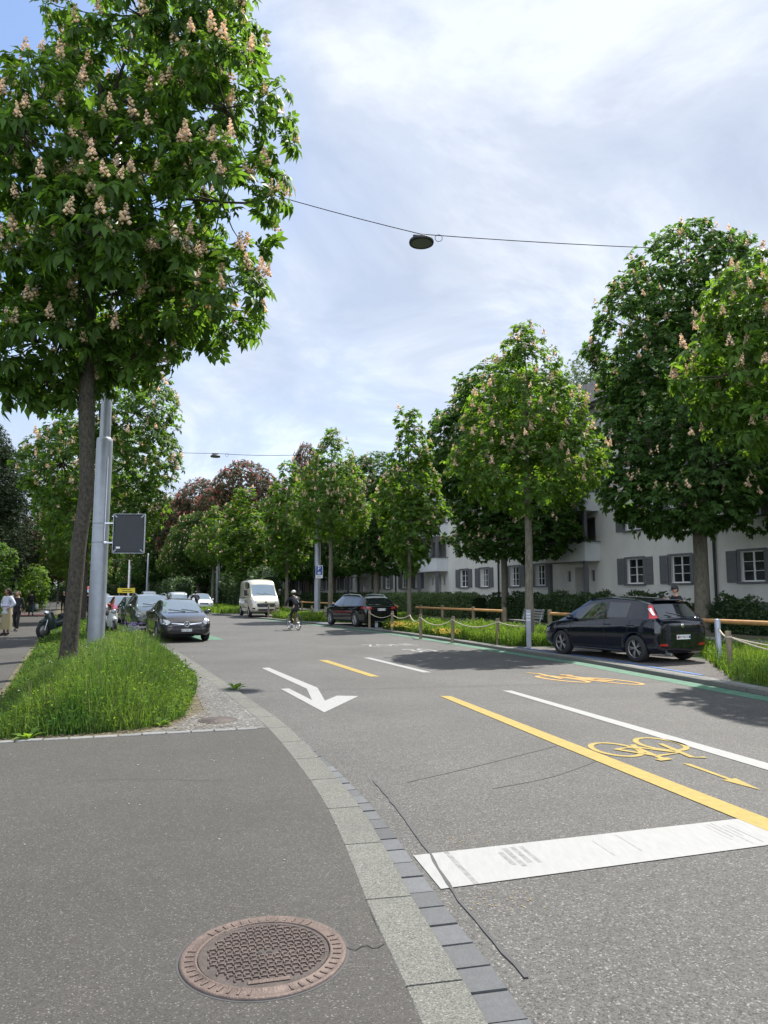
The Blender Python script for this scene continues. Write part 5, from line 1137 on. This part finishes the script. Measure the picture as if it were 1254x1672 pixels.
        for s in (-1,1):
            decal('headlight', [(s*.52,z1-.07),(s*.60,z1+.0),(s*.80,z1+.045),(s*.84,z1-.02),(s*.78,z1-.12),(s*.60,z1-.14)], 'F', M['lampglass'])
            decal('headlight_eyebrow', [(s*.60,z1-.15),(s*.80,z1-.135),(s*.80,z1-.12),(s*.60,z1-.13)], 'F', M['chrome'], .006) if front == 'star' else None
            decal('fog_lamp', [(s*.60,zb+.15),(s*.76,zb+.17),(s*.76,zb+.24),(s*.62,zb+.22)], 'F', M['black'])
            decal('headlight', [(L1-.42,z1+.0),(L1-.16,z1-.06),(L1-.16,z1-.13),(L1-.34,z1-.09)], 'L' if s > 0 else 'R', M['lampglass'])
    zp = (.78 if front == 'star' else .48) if kind != 'van' else .60
    zp = {'van':.60}.get(kind, (H-.10-.17-.16) if front == 'star' else zb+.28)
    q = bvh.ray_cast(Vector((4,0,zp)), Vector((-1,0,0)))[0]
    if q:
        pl = MB().box((q.x+.015,0,zp), (.015,.34,.085)).build('number_plate', M['plate'], t)
        if platetxt: newobj('plate_lettering', xf_mesh(text_mesh(platetxt, .078, .001), Matrix.Translation((q.x+.025,0,zp)) @ Matrix.Rotation(R(90),4,'Z') @ Matrix.Rotation(R(90),4,'X')), M['ink'], pl)
    # rear
    if kind != 'van':
        zr = st[1][3]
        if kind == 'hatch':
            for s, axn in ((1,'L'),(-1,'R')):
                decal('tail_light', [(-1.86,.99),(-1.74,.985),(-1.56,1.27),(-1.63,1.30),(-1.75,1.15)], axn, M['redlamp'], .008, cuts=4)
                decal('tail_light', [(s*.56,1.29),(s*.62,1.28),(s*.70,1.14),(s*.77,1.00),(s*.68,1.00),(s*.62,1.14)], 'B', M['redlamp'], .008, cuts=3)
                decal('tail_light_lens', [(s*.605,1.22),(s*.63,1.22),(s*.70,1.06),(s*.675,1.06)], 'B', M['signwhite'], .013, cuts=2)
                decal('rear_reflector', [(s*.48,.385),(s*.74,.40),(s*.70,.445),(s*.50,.435)], 'B', M['redlamp'])
        else:
            for s, axn in ((1,'L'),(-1,'R')):
                decal('tail_light', [(s*.50,zr-.10),(s*.86,zr-.08),(s*.86,zr+.02),(s*.52,zr-.01)], 'B', M['redlamp']); decal('tail_light', [(L0+.06,zr-.10),(L0+.40,zr-.06),(L0+.36,zr+.0),(L0+.06,zr+.02)], axn, M['redlamp'])
            decal('exhaust_trim', [(-.75,zb+.05),(.75,zb+.05),(.75,zb+.10),(-.75,zb+.10)], 'B', M['galv'])
        decal('rear_bumper_line', [(-.80,.655),(.80,.655),(.80,.665),(-.80,.665)], 'B', M['dark'], .003, cuts=4)
        zq = .58 if kind == 'hatch' else zr-.12
        q = bvh.ray_cast(Vector((-4,0,zq)), Vector((1,0,0)))[0]; yq = -.12 if kind == 'hatch' else 0
        yq = 0
        pl = MB().box((q.x-.015,yq,zq), (.015,.42,.10)).build('number_plate', M['plate'], t)
        if rearplate:
            newobj('plate_lettering', xf_mesh(text_mesh(rearplate, .075, .001), Matrix.Translation((q.x-.025,yq-.01,zq)) @ Matrix.Rotation(R(-90),4,'Z') @ Matrix.Rotation(R(90),4,'X')), M['ink'], pl)
            MB().box((q.x-.024,yq+.175,zq), (.003,.045,.055)).build('plate_shield', M['redlamp'], pl); MB().box((q.x-.024,yq-.185,zq), (.003,.04,.055)).build('plate_shield', M['signblue'], pl)
        if kind == 'hatch':
            q = bvh.ray_cast(Vector((-4,0,.84)), Vector((1,0,0)))[0]; MB().ell((q.x-.005,0,.84), (.012,.055,.055)).build('emblem', M['chrome'], t)
            MB().tube([(q.x-.02,.02,1.04),(q.x+.06,-.34,1.12)] if 0 else [(-1.93,.02,1.07),(-1.86,.36,1.13)], .012, 6).build('rear_wiper', M['black'], t)
            MB().box((-1.56,0,1.395),(.17,.94,.026), bev=.012, M=Matrix.Rotation(R(8),4,'Y')).build('spoiler', pm, t)
            MB().tube([(-.9,0,1.49),(-1.05,0,1.66)], .008, 6).build('aerial', M['black'], t)
            MB().ell((-1.97,-.30,.72), (.006,.022,.022)).build('badge', M['signwhite'], t)
            MB().tube([(-1.8,.45,.22),(-2.02,.45,.21)], .03, 10).build('exhaust_pipe', M['steel'], t)
    # sides
    if detail:
        for s, axn in ((1,'L'),(-1,'R')):
            zt_ = st[len(st)//2][3]; a, b, r_ = c['seams']
            seam([(a,zb+.12),(a,zt_-.01)], axn); seam([(b,zb+.12),(b+.02,zt_-.04)], axn)
            if kind != 'van': seam([(r_+.10,zt_-.28),(r_,zt_-.01)], axn); seam([(-.95+(c['wx'][1]+1.35),zb+.12),(b,zb+.12)], axn)
            if kind == 'van': seam([(-.9,.4),(-.9,2.2)], axn); seam([(-2.6,1.28),(1.2,1.28)], axn, .02); seam([(-.9,.62),(1.2,.62)], axn, .05, M['black'])
            for hx in ((a-.22, a+.0-.95) if kind in ('hatch','estate','suv') else (a-.2,)):
                h = bvh.ray_cast(Vector((hx+.12,s*3,zt_-.11)), Vector((0,-s,0)))[0]
                if h: MB().tube([(hx+.03,h.y+s*.012,zt_-.11),(hx+.12,h.y+s*.028,zt_-.11),(hx+.22,h.y+s*.012,zt_-.108)], .013, 6).build('door_handle', pm if kind != 'van' else M['black'], t)
            decal('sill_trim', [(-.9,zb+.04),(.8,zb+.04),(.8,zb+.075),(-.9,zb+.075)], axn, M['black'] if kind != 'hatch' else M['alloy_d'], .008)
            if kind == 'estate':
                for xa, xb in ((-1.66,1.0),): decal('window_trim', [(xa,zt_+.012),(xb,zt_-.01),(xb,zt_-.025),(xa,zt_-.005)], axn, M['chrome'], .004, cuts=4)
    # mirrors
    mxx = st[-5][0]-.42 if kind != 'van' else 1.42; mz = st[-6][3]+.10
    for s in (-1,1):
        yy = st[-6][1]*.955
        if kind == 'van': mr = MB().box((1.45,s*(yy+.19),1.62), (.10,.20,.42), bev=.04).tube([(1.4,s*yy,1.5),(1.45,s*(yy+.15),1.5)], .03, 6)
        else: mr = MB().ell((mxx,s*(yy+.10),mz-.02), (.07,.115,.075), 12, 8).tube([(mxx+.02,s*(yy-.03),mz-.07),(mxx,s*(yy+.06),mz-.05)], .025, 6)
        mr.build('wing_mirror', M['black'] if kind == 'van' else pm, t)
    if roof_rails:
        for s in (-1,1):
            wt = st[len(st)//2][5]; zt2 = st[len(st)//2][4]; mr = MB().tube([(-1.6,s*wt*.95,zt2-.10),(-1.4,s*wt*.97,zt2+.0),(-.3,s*wt*.97,zt2+.045),(.35,s*wt*.96,zt2+.0),(.5,s*wt*.95,zt2-.05)], .018, 6).build('roof_rail', M['steel'], t)
    for wx in c['wx']:
        for s in (-1,1):
            y = hw-.115; wo = newobj('wheel', None, parent=t, loc=(wx, s*y, wr))
            ty = MB(); Mx = Matrix.Rotation(R(90), 4, 'X'); k = s*-1
            ty.lathe([(wr*.66,-.10),(wr*.93,-.105),(wr,-.07),(wr,.07),(wr*.93,.105),(wr*.66,.10)], 32, M=Mx); tyo = ty.build('tyre', M['rubber'], t); tyo.location = (wx, s*y, wr)
            bpy.data.objects.remove(wo); wo = tyo; wo.name = 'wheel'
            rm = MB(); rm.lathe([(wr*.70,.085*1),(wr*.66,.09),(wr*.64,.06)], 32, M=Matrix.Rotation(R(-90)*s, 4, 'X'))
            for k in range(5 if wheel != 'multi' else 10):
                a = 2*math.pi*k/(5 if wheel != 'multi' else 10)
                for da in ((-.16,.16) if wheel != 'multi' else (0,)):
                    p0 = Vector((math.cos(a+da*.4)*wr*.12, s*.07, math.sin(a+da*.4)*wr*.12)); p1 = Vector((math.cos(a+da)*wr*.67, s*.078, math.sin(a+da)*wr*.67)); rm.tube([p0,p1], [.017,.013], 5)
            rm.ell((0,s*.075,0), (wr*.13,.02,wr*.13), 10, 6)
            rm.build('rim', M['alloy_d'] if wheel == 'dull' else M['alloy'], wo)
            dk = MB(); dk.lathe([(.001,.0),(wr*.66,.0)], 24, M=Matrix.Translation((0,s*.03,0)) @ Matrix.Rotation(R(90)*-s,4,'X')); dk.build('brake_disc', M['black'], wo)
    # wipers and tax sticker
    if detail and kind != 'hatch':
        wsx = c['ws'][1]
        for s in (.1, .55):
            q0 = bvh.ray_cast(Vector((wsx-.02, s, 4)), Vector((0,0,-1)))[0]; q1 = bvh.ray_cast(Vector((wsx-.16, s-.55, 4)), Vector((0,0,-1)))[0]
            if q0 and q1: MB().tube([q0+Vector((0,0,.015)), q1+Vector((0,0,.02))], .009, 5).build('wiper', M['black'], t)
    return t
def rdir(dx, dy): return math.atan2(dy, dx)
hc = car('hatch', 'parked_hatchback', 'dark blue black hatchback in the nearest parking bay, seen from its rear corner', (5.78,17.75,RZ), rdir(-.52,1), paint('midnight_blue_paint', (.004,.005,.012), 0, .08), wheel='dull', rearplate='ZH 921313')
hc.scale = (.97, 1, .985)
car('estate', 'parked_estate_car', 'glossy black estate car with silver roof rails and pale wheels behind the rope posts', (-1.25,35.2,RZ), rdir(-.55,1), paint('black_paint', (.005,.005,.006), 0, .08), wheel='multi', rearplate='ZH 418 76', roof_rails=True)
GP = 'cars parked nose to tail along the left kerb'
mg = car('coupe', 'parked_coupe', 'dark grey coupe with a star emblem, first along the left kerb', (-7.55,26.1,0), rdir(.46,-1), paint('graphite_paint', (.050,.046,.048), .6, .25), front='star', platetxt='ZH 962 01', group=GP)
car('estate', 'parked_estate_car', 'grey green estate with roof rails parked directly behind the coupe with the star', (-10.65,32.6,0), rdir(.47,-1), paint('grey_green_paint', (.10,.115,.105), .6, .3), roof_rails=True, group=GP).scale = (1,1,1.08)
RW = [('hatch','dark green small hatchback, third in the row along the left kerb', (.018,.04,.035), 39.0),('hatch','pinkish red hatchback in the middle of the row along the left kerb', (.42,.03,.04), 44.2),('estate','white estate behind the red hatchback in the left row', (.55,.56,.57), 49.6),
      ('hatch','dark red hatchback beyond the white estate in the left row', (.12,.012,.014), 55.0),('suv','black sport utility car farther along the left row', (.015,.015,.017), 60.6),('hatch','silver hatchback near the yellow sign in the left row', (.35,.36,.38), 66.5),('suv','blue grey tall car beyond the silver hatchback in the left row', (.10,.13,.17), 73),('van','bright red van at the far end of the left row', (.45,.02,.02), 84)]
kx = lambda y: interp(LE, y)
for i, (k, l, c_, y) in enumerate(RW):
    car(k, 'parked_van' if k == 'van' else 'parked_car', l, (kx(y)+1.10,y,0), rdir(.47,-1), paint('paint_%d' % i, c_, .4, .25), cat='van' if k == 'van' else 'car', group=GP if k != 'van' else None, detail=False)
car('suv', 'oncoming_car', 'white sport utility car driving towards the viewer behind the dark rider', (-17.2,67,0), rdir(.44,-1), paint('white_paint_car', (.62,.63,.64), .1, .3), detail=False)
car('van', 'silver_van', 'silver van seen over the roof of the grey coupe', (-20.9,72.5,0), rdir(.44,-1), paint('silver_paint', (.40,.42,.44), .6, .35), cat='van', detail=False).scale = (.85,.9,.72)
car('van', 'white_van', 'pale van farther away behind the grey green estate', (-30.2,92,0), rdir(.44,-1), paint('pale_paint', (.5,.51,.52), .4, .35), cat='van', detail=False).scale = (.85,.9,.78)
cv = car('van', 'camper_van', 'beige high roofed camper van parked in the right bay facing the viewer', (-8.75,50.0,RZ), rdir(.37,-1), paint('beige_paint', (.56,.52,.42), .25, .35), cat='van', platetxt='ZH 70448')
# two-tone badge-free bonnet marks of the van
MB().ell((2.66,0,.99), (.02,.07,.05)).build('emblem', M['black'], cv)
MB().box((.55,-1.035,1.02), (.03,.02,.26)).box((.42,-1.035,1.02), (.03,.02,.26)).build('door_handle', M['black'], cv)
# pale screen folded behind the van side window
MB().box((.0,-.975,1.72), (.22,.012,.55), bev=.005).build('window_blind', M['curtain'], cv)

# ---------------------------------------------------------------- two-wheelers
def bicycle(name, label, loc, rz, m, steer=0):
    t = thing(name, label, 'bicycle', loc, rz)
    for x, nm in ((-.52,'rear_wheel'),(.54,'front_wheel')):
        w_ = MB(); w_.tube([(x+.33*math.cos(k/28*6.2832),0,.345+.33*math.sin(k/28*6.2832)) for k in range(29)], .017, 6, cap=False); wo = w_.build(nm, M['rubber'], t)
        s_ = MB()
        for k in range(12): a = k/12*6.2832; s_.tube([(x,.0,.345),(x+.32*math.cos(a),0,.345+.32*math.sin(a))], .0022, 3)
        s_.tube([(x,-.05,.345),(x,.05,.345)], .02, 6); s_.tube([(x+.305*math.cos(k/24*6.2832),0,.345+.305*math.sin(k/24*6.2832)) for k in range(25)], .008, 4, cap=False); s_.build('spokes', M['steel'], wo)
    fr = MB(); bb = (-.06,0,.29); sc = (-.20,0,.80); hd = (.36,0,.86); hd2 = (.40,0,.70)
    for a, b in ((bb,sc),(sc,hd),(bb,hd2),(hd,hd2)): fr.tube([a,b], .017, 8)
    for s in (-.05,.05): fr.tube([(-.52,s,.345),(bb[0],s*.5,bb[2])], .010, 6).tube([(-.52,s,.345),(sc[0],s*.4,sc[2]-.06)], .009, 6).tube([hd2,(.42,s,.62),(.54,s,.345)], .011, 6)
    fr.build('frame', m, t)
    MB().tube([(-.20,0,.80),(-.24,0,.96)], .012, 6).ell((-.25,0,.985), (.13,.07,.03)).build('saddle', M['black'], t)
    MB().tube([(.36,0,.86),(.34,0,.98),(.42,0,1.0)], .013, 6).tube([(.34,.27,1.0),(.42,.2,1.0),(.42,-.2,1.0),(.34,-.27,1.0)], .013, 6).build('handlebar', M['black'], t)
    MB().tube([(bb[0],-.09,.29),(bb[0],.09,.29)], .014, 6).tube([(bb[0],.09,.29),(bb[0]-.02,.09,.13)], .01, 5).tube([(bb[0],-.09,.29),(bb[0]+.02,-.09,.45)], .01, 5).box((bb[0]-.02,.13,.12),(.09,.08,.02)).box((bb[0]+.02,-.13,.46),(.09,.08,.02)).build('crank', M['black'], t)
    return t
def motorcycle(label, loc, rz, m, m2, name='motorcycle'):
    t = thing(name, label, 'motorcycle', loc, rz)
    for x, nm in ((-.62,'rear_wheel'),(.66,'front_wheel')):
        w_ = MB().lathe([(.20,-.05),(.27,-.055),(.30,-.02),(.30,.02),(.27,.055),(.20,.05)], 24, c=(x,0,.30), M=Matrix.Rotation(R(90),4,'X')).build(nm, M['rubber'], t)
        MB().lathe([(.02,-.04),(.20,-.03),(.20,.03),(.02,.04)], 18, c=(x,0,.30), M=Matrix.Rotation(R(90),4,'X')).build('rim', M['alloy_d'], w_)
    MB().tube([(-.75,0,.62),(-.55,0,.66),(-.2,0,.60),(.15,0,.50),(.35,0,.62)], [.10,.15,.17,.16,.08], 12).build('body', m, t)
    MB().tube([(-.70,0,.78),(-.35,0,.80),(-.05,0,.76)], [.09,.13,.10], 12).build('seat', M['black'], t)
    MB().tube([(.28,0,.35),(.38,0,.62),(.44,0,.92)], [.17,.20,.13], 12).build('leg_shield', m, t)
    MB().tube([(.80,0,.58),(.66,0,.64),(.50,0,.56)], [.06,.09,.06], 10).build('front_fender', m, t)
    for s in (-.07,.07): MB().tube([(.66,s,.30),(.46,s*.8,.88)], .022, 8).build('fork', M['steel'], t)
    MB().ell((.53,0,.90), (.09,.11,.10)).build('headlight', m2, t)
    MB().tube([(.30,.33,1.03),(.42,.1,.98),(.42,-.1,.98),(.30,-.33,1.03)], .015, 6).build('handlebar', M['black'], t)
    for s in (-1,1): MB().tube([(.38,s*.25,1.0),(.42,s*.30,1.18),(.42,s*.33,1.24)], .009, 5).ell((.42,s*.36,1.26), (.02,.07,.045)).build('mirror', M['black'], t)
    return t
motorcycle('dark scooter with round headlight and raised mirror behind the near trunk', (-11.75,25.9,PZ), rdir(-.35,-.94), paint('dark_scooter', (.03,.045,.045), .3, .3), M['chrome'])
motorcycle('white scooter in the grass just right of the thick grey pole', (-10.75,28.2,PZ), rdir(.55,-.83), paint('white_scooter', (.6,.62,.63), .1, .3), M['lampglass'])

# ---------------------------------------------------------------- people
def skin(verts, edges, rad, root=0, sub=1):
    bm = bmesh.new(); lay = bm.verts.layers.skin.verify(); vs = [bm.verts.new(v) for v in verts]
    for v, r in zip(vs, rad): v[lay].radius = (r, r) if not isinstance(r, tuple) else r
    vs[root][lay].use_root = True
    for a, b in edges: bm.edges.new((vs[a], vs[b]))
    me = bpy.data.meshes.new('s'); bm.to_mesh(me); bm.free(); o = bpy.data.objects.new('s', me); COL.objects.link(o); o.modifiers.new('k','SKIN'); m = o.modifiers.new('u','SUBSURF'); m.levels = m.render_levels = sub
    r = eval_mesh(o); bpy.data.objects.remove(o); return r
def addmesh(mb, me): mb.add([v.co.copy() for v in me.vertices], [list(p.vertices) for p in me.polygons], True); return mb
BASE = dict(pelvis=(0,0,.96), waist=(0,0,1.10), chest=(0,.01,1.30), neck=(0,0,1.46), head=(0,.02,1.54), shL=(-.17,0,1.40), shR=(.17,0,1.40), elL=(-.23,0,1.13), elR=(.23,0,1.13), wrL=(-.25,.06,.89), wrR=(.25,.06,.89),
    hiL=(-.09,0,.90), hiR=(.09,0,.90), knL=(-.10,.03,.50), knR=(.10,.03,.50), anL=(-.10,0,.09), anR=(.10,0,.09), toL=(-.115,.13,.04), toR=(.115,.13,.04), hdL=None, hdR=None)
RAD = dict(pelvis=.125, waist=.105, chest=.12, neck=.052, head=.05, sh=.062, el=.042, wr=.028, hi=.085, kn=.055, an=.036, to=.034)
def person(label, loc, rz, pose, skinm, top, legs, hair, h=1.72, sc_=1.0, female=False, skirt=None, cap=None, helmet=None, shoes=None, headturn=0, nod=0, longhair=False):
    t = thing('person', label, 'person', loc, rz); s = h/1.74; t.scale = (s,s,s)
    J = dict(BASE); J.update(pose); J = {k: Vector(v) for k, v in J.items() if v is not None}
    keys = [k for k in J if k not in ('hdL','hdR')]; ix = {k: i for i, k in enumerate(keys)}
    rad = [RAD.get(k, RAD.get(k[:2], .04))*(.9 if female and k in ('waist','chest') else 1) for k in keys]; V = [J[k] for k in keys]
    E_ = [('pelvis','waist'),('waist','chest'),('chest','neck'),('neck','head'),('chest','shL'),('chest','shR'),('shL','elL'),('shR','elR'),('elL','wrL'),('elR','wrR'),('pelvis','hiL'),('pelvis','hiR'),('hiL','knL'),('hiR','knR'),('knL','anL'),('knR','anR'),('anL','toL'),('anR','toR')]
    E = [(ix[a],ix[b]) for a,b in E_]
    me = skin(V, E, rad, ix['pelvis'], 2); mb = MB(); addmesh(mb, me)
    # hands: palm plus five bent fingers
    for sd_ in 'LR':
        w_ = J['wr'+sd_]; d = (J['hd'+sd_]-w_ if 'hd'+sd_ in J else w_-J['el'+sd_]).normalized(); sgn = -1 if sd_ == 'L' else 1
        sidev = d.cross(Vector((0,0,1))); sidev = sidev.normalized() if sidev.length > .1 else Vector((0,1,0)); nv = d.cross(sidev).normalized()
        pc = w_+d*.055; Rt = Matrix((sidev, nv, d)).transposed().to_4x4(); mb.ell(pc, (.040,.016,.055), 10, 6, M=Rt)
        for k, (o_, l_) in enumerate(((-.027,.060),(-.009,.072),(.009,.068),(.027,.052))):
            b = pc+d*.040+sidev*o_; mb.tube([b, b+d*l_*.5+nv*.006, b+d*l_*.85+nv*.022, b+d*l_*.95+nv*.034], [.0085,.0080,.0072,.005], 6)
        b = pc-d*.01-sidev*.036; mb.tube([b, b-sidev*.018+d*.03+nv*.008, b-sidev*.014+d*.055+nv*.016], [.0095,.0085,.006], 6)
    # head with brow, nose, chin and ears
    Hc = J['head']+Vector((0,.015,.085)); HR = Matrix.Translation(Hc) @ Matrix.Rotation(R(headturn),4,'Z') @ Matrix.Rotation(R(-nod),4,'X')
    hm = MB(); hm.ell((0,0,0), (.074,.092,.112), 20, 14); n_ = len(hm.v)
    nv_ = []
    for (x,y,z) in hm.v:
        if z < -.02 : x *= 1-.35*((-.02-z)/.09); y = y*(1-.12*((-.02-z)/.09))+.012*((-.02-z)/.09)
        if y > .06 and -.005 < z < .025 and .02 < abs(x) < .05: y -= .008
        nv_.append((x,y,z))
    hm.v = nv_; hm.tube([(0,.082,.018),(0,.101,-.016),(0,.084,-.028)], [.008,.013,.009], 6); hm.ell((0,.080,-.058),(.024,.010,.007),8,5)
    for sx in (-1,1): hm.ell((sx*.076,-.005,-.005),(.009,.018,.028),8,6)
    mb.add([HR @ Vector(v) for v in hm.v], hm.f, True)
    mb.build('body', skinm, t)
    ey = MB()
    for sx in (-1,1): ey.ell(HR @ Vector((sx*.030,.082,.012)), (.011,.007,.007), 8, 5)
    ey.build('eyes', M['ink'], t)
    # clothes follow the body
    def cloth(nm, ks, es, m, grow, sub=2):
        ii = {k: i for i, k in enumerate(ks)}; me = skin([J[k] for k in ks], [(ii[a],ii[b]) for a,b in es], [RAD.get(k, RAD.get(k[:2],.04))+grow for k in ks], 0, sub); b_ = MB(); addmesh(b_, me); return b_.build(nm, m, t)
    J['wcL'] = J['elL'].lerp(J['wrL'], .93); J['wcR'] = J['elR'].lerp(J['wrR'], .93); RAD['wc'] = .032; J['nk'] = J['chest'].lerp(J['neck'], .7); RAD['nk'] = .07
    J['hem'] = J['pelvis']+Vector((0,0,-.09)); RAD['hem'] = .122
    cloth('jacket' if not female else 'blouse', ['pelvis','hem','waist','chest','nk','shL','shR','elL','elR','wcL','wcR'], [('hem','pelvis'),('pelvis','waist'),('waist','chest'),('chest','nk'),('chest','shL'),('chest','shR'),('shL','elL'),('shR','elR'),('elL','wcL'),('elR','wcR')], top, .018 if not female else .016)
    if skirt:
        sk = MB(); pr = []; z0, z1 = 1.10, .22
        nseg = 40
        for i in range(9):
            q = i/8; z = z0+(z1-z0)*q; rr = .135+.10*q**.7 if q > .05 else .13
            for k in range(nseg): a = 2*math.pi*k/nseg; f = 1+.06*q*math.sin(a*9+q); sk.v.append((J['pelvis'].x+rr*1.0*math.cos(a)*f, J['pelvis'].y+rr*.78*math.sin(a)*f, z))
        for i in range(8):
            for k in range(nseg): sk.f.append([i*nseg+k, i*nseg+(k+1)%nseg, (i+1)*nseg+(k+1)%nseg, (i+1)*nseg+k]); sk.sm.append(True)
        sk.build('skirt', skirt, t)
    elif legs:
        J['acL'] = J['knL'].lerp(J['anL'], .95); J['acR'] = J['knR'].lerp(J['anR'], .95); RAD['ac'] = .046
        J['wl'] = J['pelvis'].lerp(J['waist'],.5); RAD['wl'] = .112
        cloth('trousers', ['wl','pelvis','hiL','hiR','knL','knR','acL','acR'], [('wl','pelvis'),('pelvis','hiL'),('pelvis','hiR'),('hiL','knL'),('hiR','knR'),('knL','acL'),('knR','acR')], legs, .014)
    for sd_ in 'LR':
        a = J['an'+sd_]; b = J['to'+sd_]; MB().tube([a+(a-b)*.35+Vector((0,0,-.03)), a.lerp(b,.4)+Vector((0,0,-.012)), b, b+(b-a)*.3], [.036,.046,.042,.02], 8).build('shoe', shoes or M['ink'], t)
    if cap:
        c_ = MB(); c_.lathe([(.086,.030),(.088,.055),(.078,.095),(.045,.122),(.001,.128)], 20); c_.v = [(x,y*1.15,z) for x,y,z in c_.v]; vis = [(-.065,.07,.036),(-.05,.14,.026),(0,.165,.022),(.05,.14,.026),(.065,.07,.036)]
        c_.add(vis+[(x,y,z-.008) for x,y,z in vis], [(0,1,2,3,4),(9,8,7,6,5),(0,5,6,1),(1,6,7,2),(2,7,8,3),(3,8,9,4)]); c_.v = [tuple(HR @ Vector(v)) for v in c_.v]; c_.build('cap', cap, t)
    if helmet:
        c_ = MB(); c_.ell((0,-.01,.045),(.100,.128,.092),18,12); c_.v = [tuple(HR @ Vector((x,y,max(z,.015)))) for x,y,z in c_.v]; c_.build('helmet', helmet, t)
    if hair:
        c_ = MB(); c_.ell((0,-.018,.022),(.083,.096,.108),18,12); c_.v = [(x, min(y,.062) if z < .075 else y, z if (y < .02 or z > .06) else max(z,.055)) for x,y,z in c_.v]
        if longhair: c_.tube([(0,-.07,.03),(0,-.10,-.06),(0,-.095,-.16)], [.07,.075,.03], 10)
        c_.v = [tuple(HR @ Vector(v)) for v in c_.v]; c_.build('hair', hair, t)
    return t
cloth_m = lambda n, c: mat(n, c, .9, var=.12, vscale=25, bump=.15, bscale=60)
blk = cloth_m('black_cloth', (.016,.016,.020)); navy = cloth_m('navy_cloth', (.02,.025,.045)); hairm = mat('dark_hair', (.02,.014,.010), .7)
person('woman with hands on hips in pale blouse and long khaki skirt', (-14.45,27.5,PZ), rdir(1,0)-R(90)-R(115), dict(elL=(-.36,-.03,1.16), wrL=(-.18,.05,1.02), hdL=(-.11,.09,.98), elR=(.35,-.03,1.16), wrR=(.19,.05,1.02), hdR=(.11,.09,.98)), M['skin_d'], cloth_m('pale_blouse', (.50,.52,.62)), None, hairm, h=1.78, female=True, skirt=cloth_m('khaki_skirt', (.33,.28,.16)), headturn=-25, longhair=True, shoes=M['ink'])
rider = rdir(-.52,.95)-R(90)
bike_rz = rdir(-.52,.95)
bc = Vector((-4.05,32.3,0)); bicycle('bicycle', 'slim bicycle ridden away from the viewer by the cyclist in dark clothes', tuple(bc), bike_rz, mat('brass_frame', (.30,.22,.06), .35, metal=.5))
ride = dict(pelvis=(0,-.24,1.03), waist=(0,-.20,1.18), chest=(0,-.06,1.36), neck=(0,.04,1.50), head=(0,.08,1.56), shL=(-.19,-.03,1.43), shR=(.19,-.03,1.43), elL=(-.33,.12,1.22), elR=(.30,.12,1.22), wrL=(-.27,.33,1.06), wrR=(.26,.33,1.06), hdL=(-.25,.42,1.03), hdR=(.25,.42,1.03),
    hiL=(-.09,-.24,.98), hiR=(.09,-.24,.98), knL=(-.12,.10,.66), knR=(.12,.16,.80), anL=(-.12,-.08,.25), anR=(.12,-.02,.48), toL=(-.12,.05,.16), toR=(.12,.10,.49))
person('cyclist in black with a pale helmet riding away, seen from behind', tuple(bc), rider, ride, M['skin'], blk, cloth_m('charcoal_leggings', (.02,.02,.026)), hairm, h=1.74, helmet=mat('pale_helmet', (.62,.58,.50), .4), shoes=mat('pale_shoes', (.45,.5,.6), .6))
bp = thing('backpack', 'black backpack with pale strap mark on the back of the cyclist', 'backpack', tuple(bc), rider)
mb = MB(); mb.ell((0,-.24,1.30), (.15,.09,.22), 14, 10, M=Matrix.Rotation(R(-24),4,'X')); mb.build('pack', M['black'], bp)
MB().tube([(.02,-.335,1.33),(.08,-.33,1.26),(.10,-.32,1.20)], .012, 5).build('reflective_strap', M['signwhite'], bp)
# man with the cap behind the hatchback
person('man in black cap and top standing behind the dark hatchback', (8.42,20.6,RZ), R(100), dict(elL=(-.20,.12,1.22), elR=(.20,.12,1.22), wrL=(-.09,.33,1.36), wrR=(.09,.33,1.36), hdL=(-.03,.42,1.40), hdR=(.03,.42,1.40)), M['skin'], blk, blk, mat('short_hair', (.08,.05,.035), .8), h=1.76, cap=M['ink'], nod=14)
ph = thing('camera', 'dark handheld device held up by the man in the cap', 'device', (8.42,20.6,RZ), R(100)); MB().box((0,.475,1.46), (.16,.06,.09), bev=.015).ell((.0,.51,1.46), (.035,.03,.035)).build('casing', M['ink'], ph)
# far rider in front of the white car
bicycle('bicycle', 'bicycle of the dark far rider in front of the white car', (-15.4,58.5,0), rdir(-.45,.9), M['black'])
person('dark clothed rider far away in front of the white car', (-15.4,58.5,0), rdir(-.45,.9)-R(90), ride, M['skin'], blk, blk, hairm, h=1.80, helmet=M['ink'])
walk = dict(knL=(-.10,.16,.50), anL=(-.10,.22,.09), toL=(-.11,.34,.05), knR=(.10,-.02,.50), anR=(.10,-.26,.14), toR=(.11,-.14,.05), wrL=(-.25,-.12,.90), wrR=(.25,.2,.93))
for x, y, rz, tp, lg, h, l in [(-25.6,52.0,R(30),blk,cloth_m('blue_jeans', (.07,.09,.14)),1.80,'walker in a dark top and jeans on the left pavement beyond the woman'),(-26.2,58.5,R(200),blk,blk,1.78,'walker all in black far along the left pavement, left of a pair'),(-25.2,60.8,R(20),cloth_m('maroon_top',(.07,.02,.025)),blk,1.72,'walker in a maroon top far along the left pavement, right of a pair'),(-15.6,30.5,R(190),blk,blk,1.70,'person in black half hidden behind the woman with the khaki skirt')]:
    person(l, (x,y,PZ), rz, walk, M['skin'], tp, lg, hairm, h=h)
bg_ = thing('shopping_bag', 'pale bag carried by the walker in jeans', 'bag', (-25.25,52.1,PZ)); MB().tube([(0,0,.45),(0,0,.5),(0,0,.80),(0,0,.86)], [.10,.15,.13,.03], 10).build('pouch', M['curtain'], bg_)
